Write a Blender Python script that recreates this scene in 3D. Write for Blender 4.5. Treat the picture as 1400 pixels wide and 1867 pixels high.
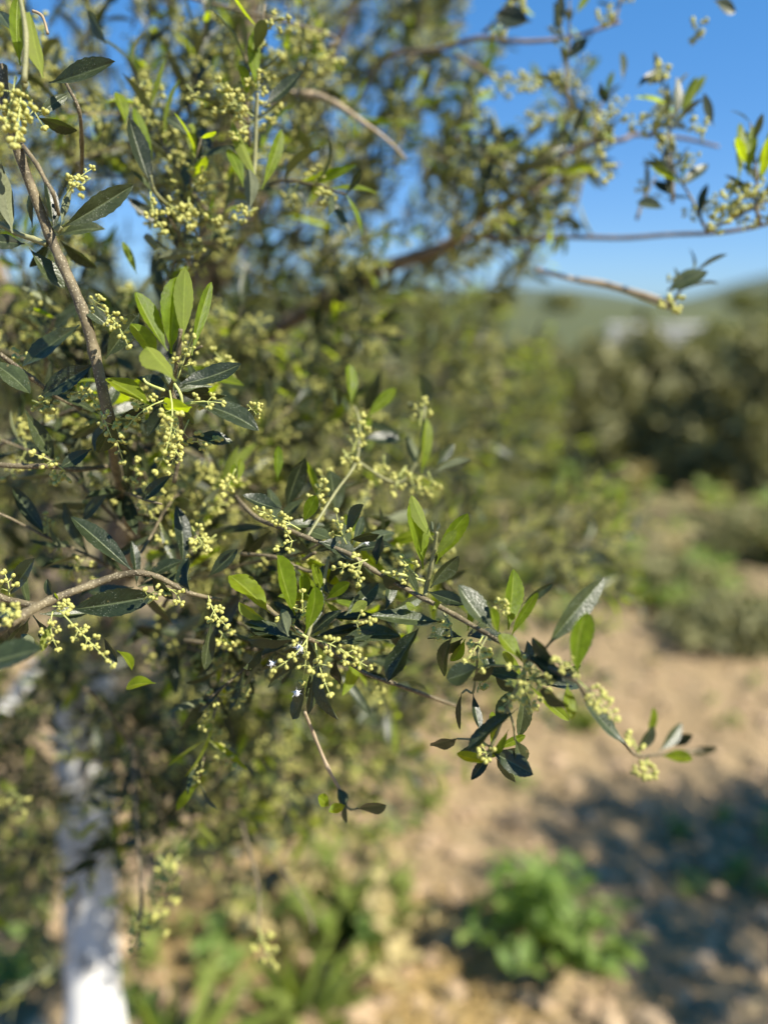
import bpy, math, random
import numpy as np
from mathutils import Vector, Matrix, noise as mnoise

R = random.Random(11)
scene = bpy.context.scene
for o in list(bpy.data.objects):
    bpy.data.objects.remove(o)

# ------------------------------------------------------------------ camera
CAM = Vector((0, 0, 1.5)); PITCH = math.radians(16.0); F = 1348.0
cam_d = bpy.data.cameras.new('camera'); cam = bpy.data.objects.new('camera', cam_d)
scene.collection.objects.link(cam)
cam.location = CAM; cam.rotation_euler = (math.pi / 2 - PITCH, 0, 0)
cam_d.sensor_fit = 'VERTICAL'; cam_d.sensor_height = 36; cam_d.sensor_width = 27; cam_d.lens = 26
cam_d.clip_start = .02; cam_d.clip_end = 6000
cam_d.dof.use_dof = True; cam_d.dof.focus_distance = .42; cam_d.dof.aperture_fstop = 26 / 12.5
scene.camera = cam
# ------------------------------------------------------------------ light
SUN = Vector((.60, -.31, .74)).normalized()
w = bpy.data.worlds.new('World'); scene.world = w; w.use_nodes = True
nt = w.node_tree; bg = nt.nodes['Background']; sk = nt.nodes.new('ShaderNodeTexSky')
sk.sky_type = 'NISHITA'; sk.sun_disc = False
sk.sun_elevation = math.asin(SUN.z); sk.sun_rotation = math.atan2(SUN.x, SUN.y)
sk.air_density = 1.0; sk.dust_density = .05; sk.ozone_density = 3.0; sk.altitude = 1200
hs = nt.nodes.new('ShaderNodeHueSaturation'); hs.inputs['Saturation'].default_value = 1.35
nt.links.new(sk.outputs[0], hs.inputs['Color']); ga = nt.nodes.new('ShaderNodeGamma'); ga.inputs[1].default_value = .5; nt.links.new(hs.outputs[0], ga.inputs[0])
mu = nt.nodes.new('ShaderNodeMix'); mu.data_type = 'RGBA'; mu.blend_type = 'MULTIPLY'; mu.inputs[0].default_value = 1; mu.inputs[7].default_value = (1.15, 1.75, 2.6, 1)
nt.links.new(ga.outputs[0], mu.inputs[6]); nt.links.new(mu.outputs[2], bg.inputs[0]); bg.inputs[1].default_value = .065
sd = bpy.data.lights.new('sun', 'SUN'); sun = bpy.data.objects.new('sun', sd); scene.collection.objects.link(sun)
sd.energy = 5.0; sd.angle = math.radians(.5); sd.color = (1, .93, .80)
sun.rotation_euler = SUN.to_track_quat('Z', 'Y').to_euler()
vs = scene.view_settings; vs.view_transform = 'Standard'; vs.look = 'None'; vs.exposure = 1.13; vs.gamma = 1
vs.use_curve_mapping = False
scene.render.engine = 'CYCLES'
cy = scene.cycles; cy.use_denoising = True; cy.max_bounces = 6; cy.diffuse_bounces = 3; cy.glossy_bounces = 2
cy.transmission_bounces = 4; cy.transparent_max_bounces = 4; cy.use_adaptive_sampling = True; cy.adaptive_threshold = .01
cy.sample_clamp_indirect = 6

# ------------------------------------------------------------------ helpers
cp, sp = math.cos(PITCH), math.sin(PITCH)
AX = Vector((1, 0, 0)); AF = Vector((0, cp, -sp)); AU = Vector((0, sp, cp))
def P(x, y, d):
    """place seen at photo position x, y and d metres in front of the camera"""
    return CAM + AF * d + AX * ((x - 700) / F * d) + AU * (-(y - 933.5) / F * d)
def proj(p):
    q = p - CAM; d = q.dot(AF)
    if d < .05: return (-9999, -9999, d)
    return (700 + F * q.dot(AX) / d, 933.5 - F * q.dot(AU) / d, d)
def G(x, y, z=0.0):
    """ground point under photo position"""
    r = AF + AX * ((x - 700) / F) + AU * (-(y - 933.5) / F)
    t = (z - CAM.z) / r.z
    return CAM + r * t

def link(o, parent=None):
    scene.collection.objects.link(o)
    if parent is not None: o.parent = parent
    return o
def tag(o, label=None, cat=None, group=None, kind=None):
    if label: o['label'] = label
    if cat: o['category'] = cat
    if group: o['group'] = group
    if kind: o['kind'] = kind
    return o
def empty(name, loc, label, cat, group=None):
    o = bpy.data.objects.new(name, None); o.location = loc; o.empty_display_size = .1
    link(o); tag(o, label, cat, group)
    o['_loc'] = 1; del o['_loc']
    return o
ROOTM = {}
def child(name, me, parent, M=None, kind=None):
    """child object whose matrix M is given in world space"""
    o = bpy.data.objects.new(name, me); link(o, parent)
    off = Matrix.Identity(4)
    q = parent
    while q is not None:
        off = Matrix.Translation(-q.location) @ off if q.get('_', 0) == 0 and q.type == 'EMPTY' else off
        q = q.parent
    o.matrix_local = off @ (M if M is not None else Matrix.Identity(4))
    if kind: o['kind'] = kind
    return o
def mesh_np(name, V, Fc, mats, midx=None, uv=None, rnd=None, smooth=True):
    """V (n,3); Fc list of arrays (m,k)"""
    me = bpy.data.meshes.new(name)
    V = np.asarray(V, np.float32)
    loops = np.concatenate([f.reshape(-1) for f in Fc]); tot = np.concatenate([np.full(len(f), f.shape[1], np.int32) for f in Fc])
    st = np.concatenate([[0], np.cumsum(tot)[:-1]]).astype(np.int32)
    me.vertices.add(len(V)); me.vertices.foreach_set('co', V.reshape(-1))
    me.loops.add(len(loops)); me.loops.foreach_set('vertex_index', loops.astype(np.int32))
    me.polygons.add(len(tot)); me.polygons.foreach_set('loop_start', st); me.polygons.foreach_set('loop_total', tot)
    if midx is not None: me.polygons.foreach_set('material_index', np.asarray(midx, np.int32))
    me.polygons.foreach_set('use_smooth', np.full(len(tot), smooth, bool))
    for m in (mats if isinstance(mats, (list, tuple)) else [mats]): me.materials.append(m)
    if uv is not None:
        l = me.uv_layers.new(name='UVMap'); l.data.foreach_set('uv', np.asarray(uv, np.float32)[loops].reshape(-1))
    if rnd is not None:
        a = me.attributes.new('rnd', 'FLOAT', 'POINT'); a.data.foreach_set('value', np.asarray(rnd, np.float32))
    me.update(calc_edges=True); me.validate()
    return me

# ------------------------------------------------------------------ materials
def mat(name):
    m = bpy.data.materials.new(name); m.use_nodes = True
    return m, m.node_tree.nodes, m.node_tree.links, m.node_tree.nodes['Principled BSDF']
def ramp(N, L, src, stops):
    r = N.new('ShaderNodeValToRGB'); e = r.color_ramp.elements
    e[0].position, e[0].color = stops[0][0], (*stops[0][1], 1); e[1].position, e[1].color = stops[1][0], (*stops[1][1], 1)
    for p_, c_ in stops[2:]:
        x = e.new(p_); x.color = (*c_, 1)
    L.new(src, r.inputs[0]); return r.outputs[0]
def mixc(N, L, f, a, b, typ='MIX'):
    m = N.new('ShaderNodeMix'); m.data_type = 'RGBA'; m.blend_type = typ
    for s, v in ((m.inputs[0], f), (m.inputs[6], a), (m.inputs[7], b)):
        if hasattr(v, 'is_linked') or hasattr(v, 'links'): L.new(v, s)
        elif isinstance(v, tuple): s.default_value = (*v, 1)
        else: s.default_value = v
    return m.outputs[2]
def math_(N, L, op, a, b=None, c=None, clamp=False):
    m = N.new('ShaderNodeMath'); m.operation = op; m.use_clamp = clamp
    for s, v in zip(m.inputs, (a, b, c)):
        if v is None: continue
        if hasattr(v, 'links'): L.new(v, s)
        else: s.default_value = v
    return m.outputs[0]
def tnoise(N, L, scale, detail=3, coord='Object', rough=.55):
    tc = N.new('ShaderNodeTexCoord'); n = N.new('ShaderNodeTexNoise'); n.inputs['Scale'].default_value = scale
    n.inputs['Detail'].default_value = detail; n.inputs['Roughness'].default_value = rough
    L.new(tc.outputs[coord], n.inputs[0]); return n.outputs[0]

def leaf_mat(name, up0, up1, un0, un1, rib, trans_c, trans_f, rough, spec, speck=True):
    m, N, L, b = mat(name)
    at = N.new('ShaderNodeAttribute'); at.attribute_name = 'rnd'
    oi = N.new('ShaderNodeObjectInfo')
    rn = math_(N, L, 'FRACT', math_(N, L, 'ADD', at.outputs['Fac'], oi.outputs['Random']))
    uvn = N.new('ShaderNodeUVMap'); sx = N.new('ShaderNodeSeparateXYZ'); L.new(uvn.outputs[0], sx.inputs[0])
    au = math_(N, L, 'ABSOLUTE', math_(N, L, 'SUBTRACT', sx.outputs[0], .5))
    ribf = math_(N, L, 'SUBTRACT', 1, math_(N, L, 'MULTIPLY', au, 17), clamp=True)
    # side veins slant forward
    vv = math_(N, L, 'SINE', math_(N, L, 'MULTIPLY', math_(N, L, 'SUBTRACT', sx.outputs[1], math_(N, L, 'MULTIPLY', au, .45)), 75))
    vein = math_(N, L, 'MULTIPLY', math_(N, L, 'GREATER_THAN', vv, .93), .06)
    gn = N.new('ShaderNodeNewGeometry')
    n1 = tnoise(N, L, 140, 4)
    up = mixc(N, L, rn, up0, up1); un = mixc(N, L, rn, un0, un1)
    mott = math_(N, L, 'MULTIPLY_ADD', n1, 1.5, .25)
    mv = N.new('ShaderNodeCombineXYZ')
    for i in range(3): L.new(mott, mv.inputs[i])
    up = mixc(N, L, 1.0, up, mv.outputs[0], 'MULTIPLY')
    if speck:
        tc = N.new('ShaderNodeTexCoord'); vo = N.new('ShaderNodeTexVoronoi'); vo.inputs['Scale'].default_value = 900
        L.new(tc.outputs['Object'], vo.inputs[0])
        sf = math_(N, L, 'MULTIPLY', math_(N, L, 'LESS_THAN', vo.outputs[0], .2), .35)
        n3 = tnoise(N, L, 60, 2)
        sf = math_(N, L, 'MULTIPLY', sf, math_(N, L, 'GREATER_THAN', n3, .52))
        up = mixc(N, L, sf, up, (.42, .45, .36))
        n4 = tnoise(N, L, 210, 1); bf = math_(N, L, 'MULTIPLY', math_(N, L, 'GREATER_THAN', n4, .74), .6)
        up = mixc(N, L, bf, up, (.16, .13, .05))
    up = mixc(N, L, math_(N, L, 'MULTIPLY', ribf, .62), up, rib)
    up = mixc(N, L, vein, up, rib)
    un = mixc(N, L, math_(N, L, 'MULTIPLY', ribf, .5), un, rib)
    col = mixc(N, L, gn.outputs['Backfacing'], up, un)
    L.new(col, b.inputs['Base Color'])
    rr = math_(N, L, 'ADD', math_(N, L, 'MULTIPLY', gn.outputs['Backfacing'], .3), math_(N, L, 'MULTIPLY_ADD', n1, .25, rough - .12))
    L.new(rr, b.inputs['Roughness']); b.inputs['Specular IOR Level'].default_value = spec
    bm = N.new('ShaderNodeBump'); bm.inputs['Strength'].default_value = .6; bm.inputs['Distance'].default_value = .0005
    n2 = tnoise(N, L, 600, 2)
    L.new(math_(N, L, 'ADD', n2, math_(N, L, 'MULTIPLY', vein, -5)), bm.inputs['Height']); L.new(bm.outputs[0], b.inputs['Normal'])
    tr = N.new('ShaderNodeBsdfTranslucent')
    tcn = mixc(N, L, math_(N, L, 'MULTIPLY', math_(N, L, 'ADD', ribf, vein), .5), trans_c, tuple(v * 1.5 for v in trans_c))
    tcn = mixc(N, L, 1.0, tcn, mv.outputs[0], 'MULTIPLY')
    L.new(tcn, tr.inputs[0])
    ms = N.new('ShaderNodeMixShader'); ms.inputs[0].default_value = trans_f
    L.new(b.outputs[0], ms.inputs[1]); L.new(tr.outputs[0], ms.inputs[2])
    L.new(ms.outputs[0], N['Material Output'].inputs[0])
    return m
M_OLD = leaf_mat('mature_leaf', (.011, .019, .007), (.044, .058, .019), (.105, .12, .055), (.17, .185, .10), (.13, .155, .07),
                 (.065, .10, .006), .11, .40, .46)
M_YNG = leaf_mat('young_leaf', (.085, .14, .007), (.14, .185, .010), (.15, .19, .035), (.22, .25, .06), (.27, .32, .07),
                 (.46, .58, .008), .50, .5, .3, speck=False)
def flat_mat(name, c0, c1, sc, rough=.6, bump=0.0, bsc=400, spec=.4, trans=0.0, tc_=None, coord='Object', dist=.001):
    m, N, L, b = mat(name)
    n = tnoise(N, L, sc, 4, coord)
    c = ramp(N, L, n, [(.3, c0), (.7, c1)])
    L.new(c, b.inputs['Base Color']); b.inputs['Roughness'].default_value = rough; b.inputs['Specular IOR Level'].default_value = spec
    if bump:
        bm = N.new('ShaderNodeBump'); bm.inputs['Strength'].default_value = bump; bm.inputs['Distance'].default_value = dist
        L.new(tnoise(N, L, bsc, 4, coord), bm.inputs['Height']); L.new(bm.outputs[0], b.inputs['Normal'])
    if trans:
        tr = N.new('ShaderNodeBsdfTranslucent'); tr.inputs[0].default_value = (*tc_, 1)
        ms = N.new('ShaderNodeMixShader'); ms.inputs[0].default_value = trans
        L.new(b.outputs[0], ms.inputs[1]); L.new(tr.outputs[0], ms.inputs[2]); L.new(ms.outputs[0], N['Material Output'].inputs[0])
    return m
M_BUD = flat_mat('flower_bud', (.40, .40, .095), (.56, .53, .17), 300, .5, .15, 1500, .4, .22, (.55, .60, .08))
M_PED = flat_mat('flower_stalk', (.36, .40, .11), (.50, .52, .18), 200, .55, .1, 900)
M_GTW = flat_mat('green_twig', (.16, .165, .07), (.27, .265, .13), 120, .6, .4, 900)
M_STRAW = flat_mat('dry_straw', (.42, .29, .10), (.58, .43, .19), 40, .7)
M_DEAD = flat_mat('dead_wood', (.26, .20, .12), (.42, .33, .22), 60, .75, .5, 300)
M_WAX = flat_mat('wax_wool', (.78, .8, .82), (.9, .9, .9), 900, .9, .6, 2500, .1)
def bark_mat():
    m, N, L, b = mat('twig_bark')
    n = tnoise(N, L, 90, 4)
    c = ramp(N, L, n, [(.3, (.055, .042, .022)), (.72, (.19, .155, .085))])
    tc = N.new('ShaderNodeTexCoord'); vo = N.new('ShaderNodeTexVoronoi'); vo.inputs['Scale'].default_value = 620
    L.new(tc.outputs['Object'], vo.inputs[0])
    sf = math_(N, L, 'LESS_THAN', vo.outputs[0], .3)
    c = mixc(N, L, math_(N, L, 'MULTIPLY', sf, .6), c, (.36, .31, .20))
    L.new(c, b.inputs['Base Color']); b.inputs['Roughness'].default_value = .72
    bm = N.new('ShaderNodeBump'); bm.inputs['Strength'].default_value = .7; bm.inputs['Distance'].default_value = .0006
    L.new(math_(N, L, 'ADD', tnoise(N, L, 420, 4), math_(N, L, 'MULTIPLY', sf, .5)), bm.inputs['Height']); L.new(bm.outputs[0], b.inputs['Normal'])
    return m
M_BARK = bark_mat()
def trunk_mat():
    m, N, L, b = mat('limewashed_bark')
    tc = N.new('ShaderNodeTexCoord'); mp = N.new('ShaderNodeMapping'); mp.inputs['Scale'].default_value = (30, 30, 7)
    L.new(tc.outputs['Object'], mp.inputs[0])
    n = N.new('ShaderNodeTexNoise'); n.inputs['Scale'].default_value = 1; n.inputs['Detail'].default_value = 6; L.new(mp.outputs[0], n.inputs[0])
    sx = N.new('ShaderNodeSeparateXYZ'); gp = N.new('ShaderNodeNewGeometry'); L.new(gp.outputs['Position'], sx.inputs[0])
    # the limewash thins out towards the fork
    hz = math_(N, L, 'MULTIPLY_ADD', sx.outputs[2], 3.2, -3.9, clamp=True)
    f = math_(N, L, 'ADD', n.outputs[0], math_(N, L, 'MULTIPLY', hz, .30))
    c = ramp(N, L, f, [(.50, (.58, .58, .56)), (.58, (.46, .45, .42)), (.64, (.24, .21, .17)), (.8, (.12, .10, .07))])
    L.new(c, b.inputs['Base Color']); b.inputs['Roughness'].default_value = .8
    bm = N.new('ShaderNodeBump'); bm.inputs['Strength'].default_value = .8; bm.inputs['Distance'].default_value = .004
    L.new(n.outputs[0], bm.inputs['Height']); L.new(bm.outputs[0], b.inputs['Normal'])
    return m
M_TRUNK = trunk_mat()
M_LIMB = flat_mat('limb_bark', (.13, .095, .065), (.30, .23, .16), 35, .85, .8, 120, .2, dist=.003)

def ground_mat():
    m, N, L, b = mat('sandy_soil')
    n = tnoise(N, L, 1.3, 5); n2 = tnoise(N, L, 14, 6); n3 = tnoise(N, L, 160, 3)
    c = ramp(N, L, n2, [(.28, (.19, .135, .070)), (.72, (.34, .255, .145))])
    c2 = ramp(N, L, n, [(.35, (.30, .225, .13)), (.7, (.20, .145, .082))])
    c = mixc(N, L, .4, c, c2)
    c = mixc(N, L, math_(N, L, 'MULTIPLY', math_(N, L, 'GREATER_THAN', n3, .62), .4), c, (.17, .12, .075))
    # greener with distance where the weeds close up
    gp = N.new('ShaderNodeNewGeometry'); sx = N.new('ShaderNodeSeparateXYZ'); L.new(gp.outputs['Position'], sx.inputs[0])
    far = math_(N, L, 'MULTIPLY_ADD', sx.outputs[1], .6, -1.75, clamp=True)
    gf = math_(N, L, 'MULTIPLY', far, math_(N, L, 'MULTIPLY_ADD', n, 1.6, .05, clamp=True), clamp=True)
    c = mixc(N, L, gf, c, (.135, .125, .06))
    L.new(c, b.inputs['Base Color']); b.inputs['Roughness'].default_value = .95; b.inputs['Specular IOR Level'].default_value = .15
    bm = N.new('ShaderNodeBump'); bm.inputs['Strength'].default_value = .9; bm.inputs['Distance'].default_value = .012
    L.new(tnoise(N, L, 55, 6), bm.inputs['Height']); L.new(bm.outputs[0], b.inputs['Normal'])
    return m
M_GROUND = ground_mat()
M_CLOD = flat_mat('soil_clod', (.26, .18, .11), (.44, .33, .21), 9, .95, .6, 120, .1)
M_FIELD = flat_mat('green_field', (.068, .08, .036), (.10, .11, .052), .06, .95, 0, 1, .1)
M_HILL = flat_mat('hillside', (.055, .07, .05), (.10, .12, .08), .012, .95, 0, 1, .1)
M_STONE = flat_mat('pale_stone', (.36, .35, .33), (.55, .54, .50), 4, .9, .5, 30)
def simple_leaf(name, c0, c1, tcol, tf, sc=.9, rough=.6):
    m, N, L, b = mat(name)
    at = N.new('ShaderNodeAttribute'); at.attribute_name = 'rnd'
    c = ramp(N, L, at.outputs['Fac'], [(0, c0), (1, c1)])
    L.new(c, b.inputs['Base Color']); b.inputs['Roughness'].default_value = rough; b.inputs['Specular IOR Level'].default_value = .3
    tr = N.new('ShaderNodeBsdfTranslucent'); tr.inputs[0].default_value = (*tcol, 1)
    ms = N.new('ShaderNodeMixShader'); ms.inputs[0].default_value = tf
    L.new(b.outputs[0], ms.inputs[1]); L.new(tr.outputs[0], ms.inputs[2]); L.new(ms.outputs[0], N['Material Output'].inputs[0])
    return m
M_SHRUB = simple_leaf('shrub_leaf', (.13, .13, .055), (.34, .33, .15), (.22, .22, .06), .28)
M_FTREE = simple_leaf('far_tree_leaf', (.15, .16, .06), (.33, .31, .11), (.25, .27, .05), .3)
M_WEED = simple_leaf('weed_leaf', (.12, .20, .045), (.26, .34, .10), (.36, .52, .06), .42, rough=.5)
M_GRASS = simple_leaf('grass_blade', (.16, .22, .04), (.28, .33, .09), (.40, .50, .06), .42)
M_DRYG = simple_leaf('dry_grass', (.34, .27, .12), (.50, .42, .20), (.4, .34, .12), .3)

M_LITTER = simple_leaf('fallen_leaf', (.10, .07, .035), (.34, .28, .16), (.2, .15, .05), .1)
# ------------------------------------------------------------------ shape makers
def frame_along(pts):
    T = [(pts[min(i + 1, len(pts) - 1)] - pts[max(i - 1, 0)]).normalized() for i in range(len(pts))]
    n = T[0].orthogonal().normalized(); out = []
    for t in T:
        n = (n - t * n.dot(t)).normalized(); out.append((n, t.cross(n)))
    return T, out
def smooth_path(pts, k=4):
    pts = [Vector(p) for p in pts]
    if len(pts) < 3: return [pts[0].lerp(pts[-1], i / k) for i in range(k + 1)]
    o = []
    for i in range(len(pts) - 1):
        a = pts[max(i - 1, 0)]; b = pts[i]; c = pts[i + 1]; d = pts[min(i + 2, len(pts) - 1)]
        for j in range(k):
            t = j / k
            o.append(.5 * ((2 * b) + (c - a) * t + (2 * a - 5 * b + 4 * c - d) * t * t + (3 * b - a - 3 * c + d) * t ** 3))
    o.append(pts[-1]); return o
def tube_np(pts, rad, sides=6, knob=0.0, seed=0):
    """returns V, quads, tris"""
    n = len(pts); T, fr = frame_along(pts); V = []
    rr = random.Random(seed)
    for i, p in enumerate(pts):
        r = rad[i] if hasattr(rad, '__len__') else rad
        r *= 1 + knob * rr.uniform(-1, 1)
        for s in range(sides):
            a = 2 * math.pi * s / sides
            q = r * (1 + knob * .5 * rr.uniform(-1, 1))
            V.append(p + fr[i][0] * math.cos(a) * q + fr[i][1] * math.sin(a) * q)
    V.append(pts[0]); V.append(pts[-1]); c0, c1 = n * sides, n * sides + 1
    Q = [(i * sides + s, i * sides + (s + 1) % sides, (i + 1) * sides + (s + 1) % sides, (i + 1) * sides + s) for i in range(n - 1) for s in range(sides)]
    Tt = [(c0, (s + 1) % sides, s) for s in range(sides)] + [(c1, (n - 1) * sides + s, (n - 1) * sides + (s + 1) % sides) for s in range(sides)]
    return np.array([tuple(v) for v in V], np.float32), np.array(Q, np.int32), np.array(Tt, np.int32)
def tube_mesh(name, pts, rad, m, sides=6, knob=0.0, seed=0):
    V, Q, T = tube_np(pts, rad, sides, knob, seed)
    return mesh_np(name, V, [Q, T], m)
class Acc:
    """collects many small pieces into one mesh"""
    def __init__(s): s.V = []; s.Q = []; s.T = []; s.U = []; s.r = []; s.mq = []; s.mt = []; s.n = 0
    def add(s, V, Q=None, T=None, UV=None, rnd=0.0, mi=0):
        s.V.append(V); k = len(V)
        if Q is not None and len(Q): s.Q.append(Q + s.n); s.mq.append(np.full(len(Q), mi))
        if T is not None and len(T): s.T.append(T + s.n); s.mt.append(np.full(len(T), mi))
        s.U.append(UV if UV is not None else np.zeros((k, 2), np.float32))
        s.r.append(np.full(k, rnd, np.float32) if not hasattr(rnd, '__len__') else rnd); s.n += k
    def mesh(s, name, mats, smooth=True):
        F_ = []; mi = []
        if s.Q: F_.append(np.concatenate(s.Q)); mi += s.mq
        if s.T: F_.append(np.concatenate(s.T)); mi += s.mt
        return mesh_np(name, np.concatenate(s.V), F_, mats, np.concatenate(mi), np.concatenate(s.U), np.concatenate(s.r), smooth)
def leaf_np(L, W, seg=16, m=.52, fold=.12, arc=.05, side=0.0, serr=.05, twist=0.0, blunt=.8, pet=.07, wav=0.0, seed=0, fine=True):
    us = (-1, -.62, -.1, 0, .1, .62, 1) if fine else (-1, 0, 1)
    rr = random.Random(seed); V = []; UV = []
    ex = math.log(.5) / math.log(m)
    ph = rr.uniform(0, 6)
    for i in range(seg + 1):
        t = i / seg
        if t < pet: hw = .045 * W * 1.1
        else:
            q = (t - pet) / (1 - pet)
            hw = .5 * W * max(math.sin(math.pi * q ** ex), 0) ** blunt
            if fine and 1 < i < seg: hw *= 1 + serr * (1 if i % 2 else -1) * (.5 if i < seg * .4 else 1)
            hw = max(hw, .03 * W)
        if i == seg: hw = .01 * W
        z0 = arc * L * 4 * t * (1 - t); x0 = side * L * 4 * t * (1 - t); tw = twist * (t - .5)
        for u in us:
            x = u * hw; z = abs(u) ** 1.4 * hw * fold * 2 - (.03 * W if u == 0 and t > pet else 0)
            z += wav * W * math.sin(t * 13 + ph + (1.5 if u > 0 else 0)) * abs(u)
            V.append((x0 + x * math.cos(tw) - z * math.sin(tw), t * L, z0 + x * math.sin(tw) + z * math.cos(tw)))
            UV.append((.5 + u * .5, t))
    k = len(us)
    Q = [(i * k + j, i * k + j + 1, (i + 1) * k + j + 1, (i + 1) * k + j) for i in range(seg) for j in range(k - 1)]
    return np.array(V, np.float32), np.array(Q, np.int32), np.array(UV, np.float32)
def ellipsoid_np(c, ax, r, el=1.35, lo=False):
    ax = ax.normalized(); a = ax.orthogonal().normalized(); b = ax.cross(a)
    S, Rg = (5, 3) if lo else (8, 5)
    V = [c - ax * r * el]; 
    for i in range(1, Rg + 1):
        th = math.pi * i / (Rg + 1); 
        for s in range(S):
            f = 2 * math.pi * s / S
            rad = r * math.sin(th) * (1 + .12 * math.cos(th) * -1)
            V.append(c - ax * r * el * math.cos(th) + (a * math.cos(f) + b * math.sin(f)) * rad)
    V.append(c + ax * r * el); e = len(V) - 1
    T = [(0, 1 + (s + 1) % S, 1 + s) for s in range(S)] + [(e, 1 + (Rg - 1) * S + s, 1 + (Rg - 1) * S + (s + 1) % S) for s in range(S)]
    Q = [(1 + i * S + s, 1 + i * S + (s + 1) % S, 1 + (i + 1) * S + (s + 1) % S, 1 + (i + 1) * S + s) for i in range(Rg - 1) for s in range(S)]
    return np.array([tuple(v) for v in V], np.float32), np.array(Q, np.int32), np.array(T, np.int32)
def cluster_layout(L, br, seed, dense=1.0, curve=.12):
    """panicle in local space, along +Y: list of tubes (pts, r) and buds (pos, axis, r)"""
    rr = random.Random(seed); tubes = []; buds = []
    bend = Vector((rr.uniform(-1, 1), 0, rr.uniform(-1, 1))) * curve * L
    ax = lambda t: Vector((0, t * L, 0)) + bend * 4 * t * (1 - t)
    sr = br * .27
    tubes.append(([ax(t / 6) for t in range(7)], [sr * (1.25 - .6 * t / 6) for t in range(7)]))
    n = max(2, int(L / (br * 4.6) * dense)); a0 = rr.uniform(0, math.pi)
    for i in range(n):
        t = .24 + .72 * i / n + rr.uniform(-.02, .02); p = ax(t); a = a0 + i * math.pi / 2 + rr.uniform(-.25, .25)
        for sgn in (0, math.pi):
            if rr.random() < .08: continue
            d = Vector((math.cos(a + sgn), rr.uniform(.35, .75), math.sin(a + sgn))).normalized()
            ln = br * (rr.uniform(3.2, 4.8) if i < n * .55 else rr.uniform(1.5, 2.4)) * (1.15 - .5 * t)
            e = p + d * ln; tubes.append(([p, p.lerp(e, .5), e], [sr * .7, sr * .62, sr * .55]))
            buds.append((e + d * br * .9, d, br * rr.uniform(.72, 1.12)))
            if ln > br * 2.6:
                s_ = d.cross(Vector((rr.uniform(-1, 1), rr.uniform(-1, 1), rr.uniform(-1, 1)))).normalized()
                for q in (1, -1):
                    if rr.random() < .12: continue
                    dd = (s_ * q + d * .35).normalized(); c = e - d * br * .55
                    tubes.append(([c, c + dd * br * .55], [sr * .5, sr * .5]))
                    buds.append((c + dd * br * 1.35, dd, br * rr.uniform(.75, 1.0)))
    for q in range(3):
        a = a0 + q * 2.09; d = Vector((math.cos(a), .5, math.sin(a))) if q else Vector((0, 1, 0)); d.normalize()
        buds.append((ax(1) + d * br * 1.1, d, br * rr.uniform(.8, 1)))
    return tubes, buds
def cluster_acc(L, br, seed, dense=1.0, lo=False, with_buds=True):
    t, b = cluster_layout(L, br, seed, dense); A = Acc()
    for pts, r in t:
        V, Q, T = tube_np(pts, r, 3 if lo else 5); A.add(V, Q, T, mi=0)
    if with_buds:
        for c, ax, r in b:
            V, Q, T = ellipsoid_np(c, ax, r, 1.28, lo); A.add(V, Q, T, mi=1)
    return A, b
def basis(y, z):
    y = y.normalized(); z = (z - y * z.dot(y)).normalized(); x = y.cross(z)
    return Matrix((x, y, z)).transposed().to_4x4()
def xf(V, M):
    A = np.array(M, np.float32); return V @ A[:3, :3].T + A[:3, 3]

# ------------------------------------------------------------------ ground
def vnoise(x, y, s):
    return mnoise.noise(Vector((x * s, y * s, 3.3)))
def gz(x, y):
    d = math.hypot(x, y)
    z = .035 * vnoise(x, y, .9)
    if d < 14: z += .030 * vnoise(x, y, 4.2) + .018 * vnoise(x + 7, y, 13) + (.005 * vnoise(x, y + 5, 38) if d < 5 else 0)
    return z * (1 if d < 40 else 0)
def ground():
    a = [0.0]; st = .028
    while a[-1] < 3000:
        a.append(a[-1] + st); 
        if a[-1] > 2.2: st *= 1.07
    xs = [-v for v in a[:0:-1]] + a
    ys = [v + 1.2 for v in a]; back = [0.0]; st = .05
    while back[-1] < 400: back.append(back[-1] + st); st *= 1.14
    ys = [1.2 - v for v in back[:0:-1]] + ys
    V = [(x, y, gz(x, y)) for y in ys for x in xs]; nx = len(xs)
    Q = (np.arange(len(ys) - 1)[:, None] * nx + np.arange(nx - 1)[None]).reshape(-1)
    Q = np.stack([Q, Q + 1, Q + 1 + nx, Q + nx], 1)
    me = mesh_np('ground', V, [Q.astype(np.int32)], M_GROUND)
    tag(link(bpy.data.objects.new('ground', me)), 'sandy bare soil with weeds between the trees', None, None, 'structure')
ground()
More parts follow.
